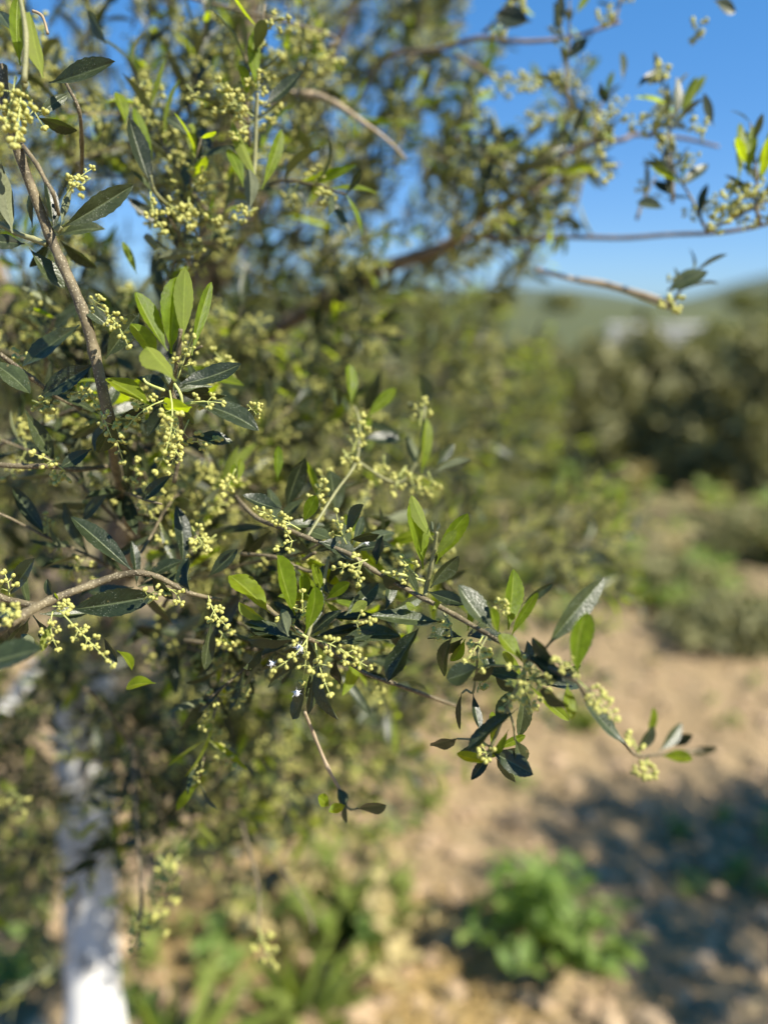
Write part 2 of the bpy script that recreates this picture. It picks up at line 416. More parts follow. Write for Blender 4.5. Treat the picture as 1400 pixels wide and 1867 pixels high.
# green field further out and hills at the horizon
def strip_terrain(name, m, y0, y1, ny, xw, nx, hf, lab):
    V = []
    for j in range(ny + 1):
        y = y0 + (y1 - y0) * j / ny
        for i in range(nx + 1):
            x = (-1 + 2 * i / nx) * xw(y); V.append((x, y, hf(x, y, j / ny)))
    Q = (np.arange(ny)[:, None] * (nx + 1) + np.arange(nx)[None]).reshape(-1)
    Q = np.stack([Q, Q + 1, Q + nx + 2, Q + nx + 1], 1).astype(np.int32)
    tag(link(bpy.data.objects.new(name, mesh_np(name, V, [Q], m))), lab, None, None, 'structure')
strip_terrain('field', M_FIELD, 17, 700, 60, lambda y: 40 + y * 1.1, 60,
              lambda x, y, t: .06 + .05 * min(1, (y - 17) / 4) - .1 * (y < 18), 'pale green field beyond the dark shrubs')
def hill_h(x, y, t):
    # azimuth decides the height of the skyline: dip at px 1160, rise to both sides
    px = 700 + F * x / max(y, 1)
    h = 22 + 9 * math.exp(-((px - 900) / 150) ** 2) - 20 * math.exp(-((px - 1195) / 95) ** 2) + 46 / (1 + math.exp(-(px - 1345) / 55)) \
        + 14 * math.exp(-((px - 200) / 300) ** 2)
    s = math.sin(min(1, t * 1.35) * math.pi / 2)
    return -2 + (h * 900 / F + 2.5 * mnoise.noise(Vector((x * .012, y * .012, 0)))) * s * s
strip_terrain('hills', M_HILL, 560, 1100, 40, lambda y: y * .9 + 200, 160, hill_h, 'low green hills along the horizon')

# ------------------------------------------------------------------ leaf placing
HERO = empty('olive_tree', (P(172, 1867, 1.15).x, P(172, 1867, 1.15).y, 0),
             'flowering olive tree with whitewashed trunk, leaves and pale bud clusters filling the foreground', 'tree')
leaf_count = 0; used_depths = []
def leafdir(B, T, kind, roll=None):
    y = (T - B).normalized(); mid = (B + T) / 2; v = (CAM - mid).normalized()
    z0 = (v - y * v.dot(y)).normalized(); flip = kind in 'SU'
    def zr(a): return Matrix.Rotation(math.radians(a), 3, y) @ z0
    if roll is None:
        if kind == 'K': roll = min((-58, -45, -30, 30, 45, 58), key=lambda a: zr(a).dot(SUN)); 
        elif kind in 'YU': roll = max((-48, -34, -15, 0, 15, 34, 48), key=lambda a: abs(zr(a).dot(SUN)) + R.uniform(0, .25))
        elif kind == 'G': roll = 0
        else: roll = max((-44, -32, -22, -10, 8, 20, 30, 44), key=lambda a: (zr(a).dot(SUN) if not flip else -zr(a).dot(SUN) * .3) + R.uniform(0, .45))
    z = zr(roll)
    return y, (-z if flip else z), roll
def leaf(bx, by, tx, ty, wpx, kind='D', d=.42, dd=None, roll=None, arc=None, side=None, tip=None):
    """one leaf of the photo: petiole end, tip, width in photo pixels, kind, depth and depth change to the tip"""
    global leaf_count
    if dd is None: dd = R.uniform(-.012, .016)
    B = P(bx, by, d); T = P(tx, ty, d + dd)
    y, z, rl = leafdir(B, T, kind, roll)
    L = (T - B).length; W = .89 * wpx * d / F / max(.55, abs(math.cos(math.radians(rl))))
    W = min(W, L * .62)
    yng = kind in 'YU'
    V, Q, UV = leaf_np(L, W, 18, m=(tip or (.60 if yng else .54)), fold=R.uniform(.08, .22), arc=R.uniform(-.05, .07) if arc is None else arc,
                       side=R.uniform(-.03, .03) if side is None else side, serr=.03 if yng else .035, twist=R.uniform(-.5, .5),
                       blunt=.62 if yng else .78, wav=R.uniform(0, .04), seed=leaf_count)
    me = mesh_np('leaf', V, [Q], M_YNG if yng else M_OLD, uv=UV, rnd=np.full(len(V), R.random()))
    M = Matrix.Translation(B) @ basis(y, z)
    o = child('leaf', me, HERO, M)
    if yng: o['label'] = 'young bright green leaf'
    leaf_count += 1
    return o
twig_count = 0
def twig(pts, r0, r1, m=None, name='twig', sides=8, k=5, knob=.05):
    """pts: (px, py, depth); radii in photo pixels at that depth"""
    global twig_count
    W = smooth_path([P(*p) for p in pts], k); n = len(W); dm = pts[0][2]; de = pts[-1][2]
    rad = [((r0 + (r1 - r0) * i / (n - 1)) * (dm + (de - dm) * i / (n - 1)) / F) for i in range(n)]
    # swellings at the nodes
    rad = [r * (1.22 if i % k == 0 and 0 < i < n - 1 else 1) for i, r in enumerate(rad)]
    twig_count += 1
    return child(name, tube_mesh(name, W, rad, m or M_BARK, sides, knob, twig_count), HERO)
BUD = mesh_np('bud', *[(lambda e: (e[0], [e[1], e[2]]))(ellipsoid_np(Vector((0, 0, 0)), Vector((0, 0, 1)), 1.0, 1.25))][0], M_BUD)
bud_count = 0; cl_count = 0
def cluster(bx, by, tx, ty, d=.42, dd=None, bpx=4.6, dense=1.0, sharp=True):
    global bud_count, cl_count
    if dd is None: dd = R.uniform(-.012, .006)
    B = P(bx, by, d); T = P(tx, ty, d + dd); L = max((T - B).length, .006); br = .86 * bpx * d / F
    M = Matrix.Translation(B) @ basis(T - B, Vector((R.uniform(-1, 1), -1, R.uniform(-.6, .6))))
    sp_ = sharp and bud_count < 272
    A, b = cluster_acc(L, br, 900 + cl_count, dense, with_buds=not sp_)
    o = child('flower_cluster', A.mesh('flower_cluster', [M_PED, M_BUD]), HERO, M)
    cl_count += 1
    if sp_:
        for c, ax, r in b:
            q = bpy.data.objects.new('bud', BUD); link(q, o)
            q.matrix_local = Matrix.Translation(c) @ ax.to_track_quat('Z', 'Y').to_matrix().to_4x4() @ Matrix.Scale(r, 4)
            bud_count += 1
    return o
def stalk(pts, r, m=None): return twig(pts, r, r * .7, m or M_PED, 'stalk', 5, 3, 0)

# --- trunk and limbs
def limb(name, pts, r0, r1, m, k=6, knob=.05, sides=14):
    W = smooth_path([Vector(p) for p in pts], k); n = len(W)
    rad = [r0 + (r1 - r0) * i / (n - 1) for i in range(n)]
    return child(name, tube_mesh(name, W, rad, m, sides, knob, 5), HERO)
tb = P(175, 1867, 1.15)
limb('trunk', [(tb.x + .02, tb.y, -.05), (tb.x + .012, tb.y, .25), tuple(tb), tuple(P(166, 1640, 1.15)), tuple(P(158, 1430, 1.15)), tuple(P(150, 1290, 1.15)), tuple(P(150, 1180, 1.15))],
       .042, .043, M_TRUNK, 8, .085, 20)
limb('limb', [P(152, 1215, 1.15), P(190, 1090, 1.14), P(232, 950, 1.12), P(300, 720, 1.08), P(372, 480, 1.02), P(420, 230, .95), P(452, 20, .9), P(470, -150, .86)], .034, .011, M_LIMB)
limb('limb', [P(148, 1225, 1.15), P(95, 1200, 1.12), P(50, 1245, 1.06), P(0, 1310, 1.0), P(-90, 1380, .95)], .016, .009, M_TRUNK)
limb('limb', [P(150, 1200, 1.15), P(110, 1050, 1.2), P(60, 850, 1.25), P(20, 600, 1.25), P(-60, 300, 1.2)], .030, .012, M_LIMB)
limb('limb', [P(215, 1000, 1.12), P(330, 800, 1.1), P(430, 660, 1.02), P(500, 606, .95), P(600, 545, .88), P(700, 490, .82), P(790, 458, .78), P(850, 428, .76)], .015, .0052, M_LIMB, 6, .04, 8)
limb('limb', [P(330, 640, 1.05), P(450, 420, 1.1), P(560, 200, 1.1), P(640, 20, 1.05), P(690, -120, 1.0)], .013, .006, M_LIMB, 6, .04, 8)
limb('limb', [P(850, 428, .76), P(890, 385, .75), P(960, 352, .73), P(1012, 300, .71), P(1066, 262, .70), P(1130, 256, .68), P(1160, 246, .68), P(1240, 252, .67), P(1310, 268, .66)], .0038, .0012, M_LIMB, 6, .04, 8)
limb('limb', [P(850, 428, .76), P(930, 438, .75), P(1030, 432, .72), P(1130, 434, .69), P(1220, 428, .66), P(1310, 424, .62), P(1390, 410, .60), P(1480, 380, .58)], .0026, .0014, M_LIMB, 6, .04, 8)
limb('limb', [P(960, 352, .73), P(1050, 322, .71), P(1130, 300, .70)], .002, .001, M_LIMB, 5, .04, 6)
limb('limb', [P(830, 100, .72), P(870, 122, .7), P(900, 140, .69), P(960, 150, .68)], .0022, .0012, M_LIMB, 5, .04, 6)
limb('limb', [P(640, 200, .85), P(700, 110, .78), P(800, 90, .72), P(870, 70, .68), P(950, 76, .66), P(1040, 68, .65), P(1130, 40, .64)], .003, .0012, M_LIMB, 5, .04, 6)
limb('dead_branch', [P(975, 490, .66), P(1040, 508, .66), P(1110, 520, .65), P(1205, 550, .63), P(1235, 566, .62)], .0018, .0036, M_DEAD, 5, .1, 8)
limb('dead_branch', [P(492, 188, .62), P(530, 172, .62), P(580, 176, .62), P(620, 195, .61), P(660, 222, .60), P(705, 255, .60), P(740, 290, .60)], .0042, .0008, M_DEAD, 5, .1, 8)

# --- twigs in the focal plane
twig([(6, 120, .40), (12, 190, .40), (38, 285, .41), (92, 430, .42), (112, 476, .42), (150, 562, .42), (172, 640, .425), (198, 760, .435), (212, 850, .48), (235, 960, .60), (240, 1060, .8)], 7.8, 5.4, sides=12)
twig([(45, 150, .38), (48, 60, .38), (30, -40, .38)], 5.5, 3.5, M_GTW)
twig([(14, 200, .40), (46, 150, .385)], 9, 8, M_GTW)
twig([(36, 258, .41), (68, 300, .40), (84, 330, .40), (97, 352, .40), (108, 392, .41)], 4.5, 3)
twig([(120, 150, .43), (128, 165, .43), (145, 202, .43), (150, 260, .45), (150, 330, .48)], 2.5, 4)
twig([(60, 20, .43), (78, 30, .43), (88, 62, .43)], 2.5, 2.5, M_DEAD)
twig([(86, 445, .42), (62, 436, .42), (30, 425, .42), (-15, 400, .42)], 5.5, 4, M_GTW)
twig([(102, 422, .42), (112, 412, .42)], 6, 5, M_GTW)
twig([(-20, 846, .45), (40, 850, .45), (95, 850, .45), (142, 856, .46), (200, 850, .5)], 5, 4)
twig([(0, 645, .44), (60, 690, .45), (100, 720, .46), (150, 745, .47)], 4.5, 4)
twig([(-60, 1170, .36), (0, 1148, .375), (45, 1120, .385), (92, 1095, .40), (170, 1065, .415), (215, 1050, .42), (255, 1044, .42), (288, 1052, .425), (320, 1068, .43), (345, 1081, .43), (405, 1094, .44)], 10.2, 3.2, sides=12)
twig([(-25, 1085, .41), (0, 1088, .41), (30, 1097, .41), (78, 1106, .405)], 6.5, 6)
twig([(430, 905, .47), (470, 945, .45), (525, 966, .43), (560, 980, .425), (600, 995, .425), (640, 1012, .42), (682, 1040, .42), (720, 1062, .42), (770, 1090, .415), (830, 1122, .41), (905, 1166, .395), (975, 1205, .375), (1050, 1240, .36)], 3.8, 5.2, sides=12)
twig([(775, 1086, .415), (778, 1066, .415), (785, 1035, .41), (792, 1000, .405), (796, 970, .40)], 4.6, 3, M_GTW)
twig([(440, 1010, .47), (500, 1015, .46), (545, 1035, .455), (572, 1042, .45), (600, 1030, .44)], 3.5, 3)
twig([(553, 1020, .45), (575, 1007, .44)], 3.2, 3)
twig([(470, 1085, .44), (490, 1110, .43), (530, 1140, .42), (561, 1163, .42), (590, 1176, .432), (632, 1205, .437), (668, 1228, .437), (708, 1243, .437), (770, 1265, .46), (840, 1290, .5)], 4.2, 3)
twig([(561, 1163, .415), (575, 1110, .42), (590, 1060, .43), (600, 1015, .43)], 3.5, 3, M_GTW)
twig([(240, 1350, .66), (250, 1500, .63), (258, 1640, .60), (250, 1700, .60)], 3, 2.5)
twig([(440, 1500, .68), (470, 1610, .64), (472, 1700, .62)], 3, 2.2)
twig([(556, 1298, .44), (572, 1338, .45), (598, 1400, .46), (622, 1445, .47), (631, 1470, .47)], 3, 3.5, M_DEAD)
twig([(430, 1470, .80), (480, 1542, .79), (520, 1590, .78), (562, 1660, .77), (572, 1700, .76)], 2, 2.6, M_BARK)
twig([(1050, 1240, .36), (1090, 1300, .375), (1135, 1352, .44), (1165, 1378, .52), (1230, 1372, .58), (1280, 1368, .6)], 3, 3)
twig([(318, 880, .46), (330, 810, .45), (328, 752, .43), (312, 710, .42), (318, 690, .41), (326, 640, .4), (330, 600, .395)], 4, 4)
twig([(150, 1250, .62), (220, 1330, .66), (300, 1500, .72), (330, 1600, .72)], 3, 3)
twig([(960, 1210, .38), (925, 1290, .385), (895, 1360, .39), (880, 1380, .39)], 3.2, 2.6, M_GTW)
twig([(560, 980, .425), (610, 900, .46), (650, 840, .5), (655, 770, .52), (645, 740, .52)], 2.8, 2.2, M_GTW)
twig([(650, 840, .5), (720, 880, .52), (755, 850, .52), (770, 790, .52), (775, 730, .53)], 2.8, 2.2, M_GTW)
twig([(470, 420, .60), (462, 360, .5), (465, 290, .49), (468, 215, .485), (470, 170, .48)], 4, 3, M_GTW)
twig([(330, 400, .56), (300, 370, .50), (280, 345, .485), (275, 320, .48)], 3.5, 3, M_GTW)
twig([(600, 85, .6), (590, 60, .6), (280, -20, .58)], 4, 3)

twig([(888, 1160, .398), (872, 1190, .395), (868, 1225, .40), (862, 1262, .408), (850, 1258, .41), (842, 1264, .41)], 2.4, 2, M_GTW)
twig([(808, 1118, .41), (818, 1135, .405), (824, 1162, .40)], 2.4, 2, M_GTW)
twig([(895, 1362, .39), (868, 1350, .395), (834, 1347, .40)], 2.2, 2, M_GTW)
twig([(895, 1362, .39), (894, 1376, .39), (893, 1390, .39)], 2.2, 2, M_GTW)
twig([(925, 1290, .385), (935, 1320, .385), (938, 1348, .395)], 2.2, 2, M_GTW)
twig([(631, 1470, .47), (640, 1476, .465), (652, 1474, .46)], 2.2, 2, M_GTW)
twig([(868, 1225, .40), (880, 1215, .39), (905, 1213, .385), (950, 1216, .38)], 2.2, 2, M_GTW)
# --- leaves in focus, photo positions
LV = [
 (80,142,54,22,38,'U',.385),(38,120,34,-8,30,'Y',.39),(30,190,6,150,22,'S',.43),(90,152,210,112,34,'D',.42),(66,216,126,172,22,'D',.42),
 (68,214,142,238,26,'K',.42),(28,60,0,20,26,'D',.44),
 (24,425,3,297,34,'S',.415),(46,445,-22,440,30,'D',.42),(54,452,118,526,34,'D',.42),(98,412,82,323,25,'D',.415),(112,412,131,348,15,'S',.41),
 (112,416,244,337,44,'G',.42),(60,415,64,335,14,'K',.43),(60,412,66,348,10,'K',.43),(148,552,200,597,32,'D',.42),(192,655,254,570,42,'D',.44),
 (306,640,248,532,34,'Y',.40),(312,645,323,505,54,'Y',.405),(334,620,338,488,40,'U',.395),(350,648,386,514,24,'Y',.40),(285,662,242,590,38,'Y',.405),
 (322,694,266,632,42,'U',.38),(320,702,440,663,36,'D',.41),(350,735,472,785,40,'D',.41),(352,796,424,806,28,'D',.415),(275,738,194,690,36,'Y',.41),
 (350,742,302,745,34,'U',.40),(340,715,382,712,22,'K',.42),(175,662,76,722,42,'D',.43),(146,592,40,668,36,'D',.44),(-25,655,56,718,40,'D',.43),
 (46,748,98,838,34,'D',.44),(168,818,112,852,26,'D',.44),(208,766,180,826,38,'D',.42),(316,864,260,912,24,'D',.44),(202,893,152,948,24,'D',.48),
 (246,1044,130,942,38,'D',.42),(122,1112,285,1086,56,'D',.415,0.005),(18,1086,64,1018,30,'D',.42),(100,1092,86,1056,15,'K',.41),(98,1100,102,1082,10,'U',.405),
 (-60,1220,78,1182,54,'D',.345),(276,1048,316,1092,26,'K',.42),(345,1078,344,1016,28,'K',.425),(332,1035,322,922,32,'D',.45),(380,1052,434,1002,28,'D',.44),
 (492,1118,419,1049,42,'Y',.42),(386,1132,374,1222,26,'D',.43),(96,1132,76,1188,18,'U',.405),(214,1186,242,1220,18,'Y',.425),(188,1160,215,1208,14,'K',.425),
 (284,1246,231,1253,24,'Y',.44),(62,1190,40,1156,26,'S',.40),(70,1150,84,1172,14,'D',.41),(40,1135,30,1175,30,'K',.43),
 (512,928,443,903,28,'D',.435),(553,952,576,903,28,'Y',.43),(614,940,603,858,36,'D',.48),(522,932,556,834,36,'D',.48),(608,984,565,968,28,'D',.425),
 (580,988,652,1020,40,'D',.42),(630,973,663,920,30,'K',.42),(638,986,692,974,20,'K',.42),(686,1028,697,976,24,'K',.42),(538,1122,506,1012,38,'Y',.41),
 (553,1095,551,1044,24,'Y',.43),(556,1155,574,1068,34,'Y',.405,None,None,None,.09),(592,1082,570,1028,20,'Y',.43),(602,1086,588,1030,20,'K',.43),(596,1092,638,1062,24,'Y',.415),
 (628,1122,690,1062,36,'D',.42),(638,1118,669,1097,22,'U',.41),(526,1160,513,1110,32,'S',.40),(546,1166,456,1146,28,'D',.41),(540,1170,452,1166,28,'K',.415),
 (486,1132,436,1098,22,'U',.415),(502,1152,448,1134,20,'D',.415),(610,1170,684,1152,26,'D',.41),(612,1172,730,1160,34,'D',.415),(600,1160,646,1158,20,'K',.42),
 (482,1182,444,1218,26,'K',.43),(500,1186,545,1200,26,'K',.43),(572,1204,562,1302,26,'D',.415),(580,1208,615,1311,32,'K',.415),(556,1248,533,1310,28,'K',.42),(612,1203,622,1248,24,'K',.43),
 (804,1134,676,1122,32,'D',.41),(766,1138,706,1244,38,'K',.405),(770,1038,746,918,38,'Y',.41),(790,985,750,903,26,'U',.405),(794,1028,852,936,34,'Y',.41),
 (792,1012,832,966,20,'U',.40),(784,1072,836,1014,32,'D',.41),(778,1078,848,1102,28,'D',.41),(752,1072,698,1048,24,'K',.425),(764,1084,744,1038,16,'D',.40),
 (785,1118,806,1087,10,'U',.40),(760,1110,740,1100,14,'U',.41),(794,968,800,952,8,'S',.40),(790,972,786,950,8,'S',.40),
 (926,1148,936,1038,38,'Y',.395),(950,1102,1008,1063,18,'D',.39),(930,1162,980,1080,20,'Y',.39),(902,1152,835,1066,44,'D',.385),(908,1154,894,1108,18,'Y',.38),
 (952,1206,910,1156,32,'Y',.375),(994,1182,1102,1052,46,'D',.365),(1053,1232,1068,1116,42,'Y',.36,None,None,None,-.08),(1024,1212,970,1162,28,'K',.365),(1046,1248,962,1195,30,'D',.365),
 (976,1244,1036,1288,32,'K',.37),(1034,1246,1041,1312,24,'Y',.37),(1057,1258,1138,1356,28,'D',.365),(944,1292,852,1368,28,'K',.38),(926,1330,897,1382,16,'Y',.385),
 (834,1346,785,1360,24,'K',.40),(894,1388,832,1374,22,'Y',.39),(892,1368,972,1412,44,'D',.39),(938,1346,952,1404,32,'D',.395),(872,1214,814,1238,46,'D',.38),
 (904,1212,862,1240,22,'K',.385),(824,1160,808,1232,28,'K',.40),(862,1264,876,1332,18,'D',.41),(842,1262,838,1330,12,'K',.41),(870,1180,900,1230,20,'D',.4),(900,1230,940,1260,22,'K',.4),
 (640,738,637,664,24,'Y',.52),(668,762,722,708,26,'Y',.52),(620,745,608,705,22,'D',.53),(778,745,764,682,28,'S',.54),(760,850,740,795,20,'S',.53),(768,865,776,760,22,'Y',.52),
 (795,850,828,808,24,'D',.52),(790,860,860,838,26,'S',.52),(660,800,730,800,26,'D',.54),(740,735,760,745,20,'S',.54),(506,876,507,813,20,'Y',.48),(432,880,440,836,14,'Y',.48),(415,895,428,845,14,'Y',.48),
 (600,1470,580,1452,24,'Y',.46),(628,1478,616,1438,22,'D',.46),(632,1470,630,1500,18,'K',.465),(650,1474,704,1468,30,'K',.46),(630,1468,600,1480,20,'Y',.46),
 (468,160,466,56,26,'Y',.48),(450,178,438,118,22,'Y',.485),(472,165,455,95,18,'S',.485),(480,195,552,128,26,'D',.48),(478,345,514,236,26,'Y',.48),(472,335,424,222,22,'U',.485),
 (444,342,416,272,24,'Y',.48),(456,382,454,308,30,'S',.475),(278,342,236,214,36,'D',.48),(276,322,244,196,26,'Y',.485),(230,228,214,168,24,'Y',.49),(350,250,304,214,26,'D',.5),
 (362,300,352,225,24,'U',.5),(380,290,362,232,22,'D',.5),(250,500,224,440,16,'Y',.5),(195,80,160,20,22,'K',.5),(292,450,262,432,24,'S',.5),(360,460,290,470,22,'S',.5),
 (1018,60,1010,4,22,'S',.60),(1030,108,1072,70,24,'D',.60),(1024,50,1020,-20,16,'D',.6),(1050,25,1075,-10,14,'Y',.6),(968,40,905,25,44,'D',.6),(1180,155,1205,122,24,'S',.58),(1160,160,1200,130,14,'D',.58),
 (1110,190,1094,148,16,'K',.58),(1040,250,1068,190,18,'D',.6),(1135,150,1133,95,14,'D',.6),(1300,0,1340,22,22,'D',.58),(1225,230,1232,140,18,'D',.58),(1240,220,1268,140,20,'U',.58),(1300,230,1282,170,18,'D',.58),
 (1345,330,1348,225,20,'Y',.55),(1362,320,1372,230,22,'Y',.55),(1385,330,1400,250,24,'U',.55),(1360,300,1340,250,18,'U',.55),(1380,300,1420,225,24,'Y',.55),
 (1220,350,1210,270,26,'D',.58),(1240,340,1290,300,24,'D',.58),(1210,380,1160,370,22,'D',.58),(1215,530,1290,495,36,'D',.56),(1235,360,1190,330,18,'D',.58),
 (1160,1372,1190,1322,22,'D',.54),(1200,1370,1242,1318,24,'D',.56),(1205,1378,1262,1384,24,'Y',.56),(1250,1370,1305,1366,18,'K',.6),(1185,1345,1190,1290,16,'Y',.56),(1225,1360,1262,1340,20,'D',.58),
]
for t in LV:
    leaf(*t[:5], t[5], t[6], *(t[7:] if len(t) > 7 else ()))

def rosette(x, y, d, n, rmin, rmax, seed, kinds='DKDKD', wd=22, back=(.004, .03)):
    q = random.Random(seed)
    for i in range(n):
        a = i * 2.39996 + q.uniform(-.3, .3); r = q.uniform(rmin, rmax); b = q.uniform(0, 14)
        leaf(x + math.cos(a) * b, y + math.sin(a) * b, x + math.cos(a) * (b + r), y + math.sin(a) * (b + r) * .9, wd * q.uniform(.75, 1.25), kinds[i % len(kinds)],
             d + q.uniform(*back), q.uniform(-.005, .03))
rosette(561, 1163, .42, 15, 70, 120, 1); rosette(590, 1095, .425, 8, 45, 80, 2, 'YDKY', 18); rosette(640, 1005, .425, 8, 50, 85, 3); rosette(318, 715, .42, 9, 60, 110, 4)
rosette(955, 1240, .385, 9, 60, 110, 5, 'DKDY', 24); rosette(700, 1120, .43, 6, 60, 90, 6); rosette(895, 1370, .395, 6, 50, 85, 7, 'KDY'); rosette(250, 1070, .44, 6, 60, 100, 8)
rosette(850, 1160, .41, 7, 50, 90, 9, 'DKYD', 22); rosette(190, 760, .45, 7, 60, 95, 10); rosette(60, 1120, .41, 5, 60, 110, 11); rosette(500, 960, .445, 6, 60, 95, 12); rosette(100, 430, .44, 4, 60, 95, 13)
# --- flower clusters in focus: base, tip, depth
CL = [
 (108,1112,205,1212,.395,4.6,1.2),(96,1106,128,1106,.395,4.4,1.0),(98,1112,106,1182,.395,4.2,1.0),(561,1163,500,1220,.405,4.6,.8),(560,1163,552,1242,.405,4.4,.6),(575,1172,601,1264,.405,4.8,1.0),
 (575,1168,628,1192,.40,5.0,1.1),(620,1182,672,1216,.405,4.8,1.0),(556,1138,552,1080,.415,4.4,1.0),(632,992,613,934,.41,4.6,1.1),(548,966,468,930,.42,4.6,1.1),(670,1020,612,1036,.41,5.0,1.2),
 (662,1020,652,1064,.41,4.6,1.0),(178,560,234,630,.41,4.3,1.1),(172,552,186,546,.41,4,1.0),(118,362,168,308,.41,4.4,1.2),(762,1052,732,1018,.41,4.6,1.1),(760,1060,700,1044,.41,3.8,.6),
 (380,1086,412,1140,.42,4.6,1.2),(18,1088,10,1046,.41,4.8,1.1),(640,1134,680,1132,.405,4.6,.8),(540,1150,508,1130,.415,4,1.0),
 (310,712,286,858,.40,5.2,1.0),(300,730,225,792,.41,5,1.1),(306,735,252,742,.41,5,1.1),(326,770,330,835,.415,4.6,1.2),(345,765,310,860,.42,4.4,1.1),(345,805,400,800,.42,4.6,.6),(338,735,405,735,.41,4.6,.4),(325,690,352,615,.405,4.4,.8),
 (455,740,470,745,.42,4.4,.8),(120,860,62,828,.45,5,1.1),(118,862,106,880,.45,5,1.0),(40,140,28,262,.385,6,1.4),(30,140,10,230,.385,6,1.2),(50,165,80,230,.40,5,.7),(185,750,205,800,.42,5,1.2),(195,745,225,840,.44,5,1.0),
 (1052,1240,1122,1308,.355,5.2,1.4),(1050,1236,1010,1205,.36,5,1.0),(985,1225,930,1215,.37,5.2,1.2),(980,1225,955,1260,.37,5.2,1.2),(975,1215,1000,1255,.365,5.2,1.2),(960,1245,915,1290,.375,5,1.2),(950,1270,975,1290,.375,5,1.0),
 (880,1160,850,1205,.395,5,1.0),(870,1175,880,1220,.395,5,1.0),(815,1122,800,1160,.405,4.6,1.0),(900,1370,876,1370,.39,5,1.0),(905,1120,920,1100,.39,4.6,1.0),(0,1108,28,1120,.37,6,1.2),(20,1112,-20,1140,.375,6,1.0),
 (870,1262,880,1240,.41,5,1.0),(300,1070,330,1100,.43,4.6,.8),(262,1094,290,1080,.41,4.4,.4),(350,960,380,1000,.46,5,1.2),(395,975,345,1010,.47,5,1.2),(540,985,505,1000,.43,4.6,1.2),(400,1150,420,1180,.46,5,1.0),
 (560,950,590,880,.46,5,1.1),(640,830,660,760,.50,5,1.2),(625,820,650,850,.50,5,1.2),(765,780,775,730,.52,4.6,1.2),(750,860,765,900,.52,5,1.2),(740,850,720,900,.52,5,1.2),(780,860,785,900,.52,5,1.1),
 (700,830,680,880,.53,5,1.2),(580,890,600,860,.5,5,1.0),(430,855,410,900,.47,5,1.1),(165,325,130,345,.46,4.6,1.0),(275,350,300,420,.48,4.8,1.2),(300,370,345,410,.5,4.8,1.2),(345,360,350,410,.5,4.8,1.2),
 (462,212,425,178,.48,4.8,.8),(455,205,395,205,.49,5,1.3),(440,200,400,150,.49,5,1.2),(455,230,430,250,.49,4.8,1.0),(470,380,430,395,.49,4.8,1.0),(385,440,375,370,.5,4.8,1.0),(360,290,362,340,.5,4.4,1.0),(340,155,385,190,.5,4.8,1.0),
 (500,50,590,62,.6,5.2,1.6),(560,100,620,112,.6,5.2,1.4),(520,75,500,110,.6,5.2,1.2),(430,690,390,640,.5,4.8,1.0),(60,730,95,745,.45,4.8,1.2),(130,720,165,720,.45,5,1.2),(150,700,180,740,.44,5,1.2),(55,650,30,655,.46,4.8,1.0),
 (920,145,1000,140,.66,4.6,1.5),(950,150,880,165,.67,4.6,1.2),(985,160,1048,155,.66,4.6,1.4),(940,215,1000,215,.66,4.6,1.2),(930,30,950,5,.62,5,1.4),(915,35,915,60,.62,5,1.2),(1090,35,1110,30,.62,5,1.2),(1265,45,1275,60,.6,5,.8),
 (1100,245,1112,200,.60,5,1.4),(1100,240,1098,280,.60,4.8,1.0),(1200,240,1140,220,.60,5,1.0),(1220,250,1200,225,.60,5,1.2),(1190,245,1220,270,.60,5,1.0),(1330,340,1325,400,.56,5,1.4),(1380,360,1330,340,.56,5,1.6),
 (1370,370,1320,380,.56,5,1.4),(1300,380,1310,420,.56,5,1.2),(1395,330,1370,350,.55,5,1.4),(1280,260,1265,220,.58,4.8,1.2),(1180,150,1215,125,.58,4.8,.8),(1220,540,1225,560,.56,5,1.0),(1100,300,1110,320,.6,4.6,1.0),
 (1165,1378,1148,1340,.53,6,1.2),(1180,1380,1175,1412,.54,6,1.2),(330,1560,290,1620,.62,5,1.4),(290,1560,320,1640,.62,5,1.4),(260,1650,240,1730,.6,5,1.4),(250,1660,255,1720,.6,5,1.2),(470,1690,500,1760,.62,5,1.2),(270,1600,300,1700,.62,5,1.2),
 (20,1440,40,1490,.62,5,1.2),
]
for i, t in enumerate(CL):
    cluster(*t[:4], d=t[4], bpx=t[5], dense=t[6], sharp=i < 30)
for p in [((561, 1163, .41), (540, 1150, .41)), ((300, 712, .405), (270, 700, .41), (262, 690, .41)), ((338, 738, .41), (372, 733, .41), (400, 742, .41)),
          ((318, 700, .41), (330, 720, .41), (336, 760, .415)), ((700, 1044, .41), (735, 1048, .41), (775, 1060, .41)), ((285, 1088, .41), (270, 1100, .41))]:
    stalk(p, 3)
# woolly wax of small insects on the hub, a few white tufts
def wax(x, y, d, r, seed):
    rr = random.Random(seed); A = Acc(); c = P(x, y, d); s = d / F
    V, Q, T = ellipsoid_np(c, Vector((rr.uniform(-1, 1), 0, 1)), r * s * .55, 1.2); A.add(V, Q, T)
    for i in range(26):
        v = Vector((rr.gauss(0, 1), rr.gauss(0, 1), rr.gauss(0, 1))).normalized() * r * s * rr.uniform(.7, 1.4)
        m_ = c + v * .5 + Vector((rr.gauss(0, 1), rr.gauss(0, 1), rr.gauss(0, 1))) * r * s * .2
        V, Q, T = tube_np([c, m_, c + v], [.5 * s, .4 * s, .2 * s], 3); A.add(V, Q, T)
    child('wax_tuft', A.mesh('wax_tuft', M_WAX), HERO)
wax(547, 1182, .41, 11, 1); wax(496, 1210, .41, 8, 2); wax(541, 1264, .415, 9, 3); wax(668, 990, .43, 6, 4); wax(197, 756, .42, 6, 5)

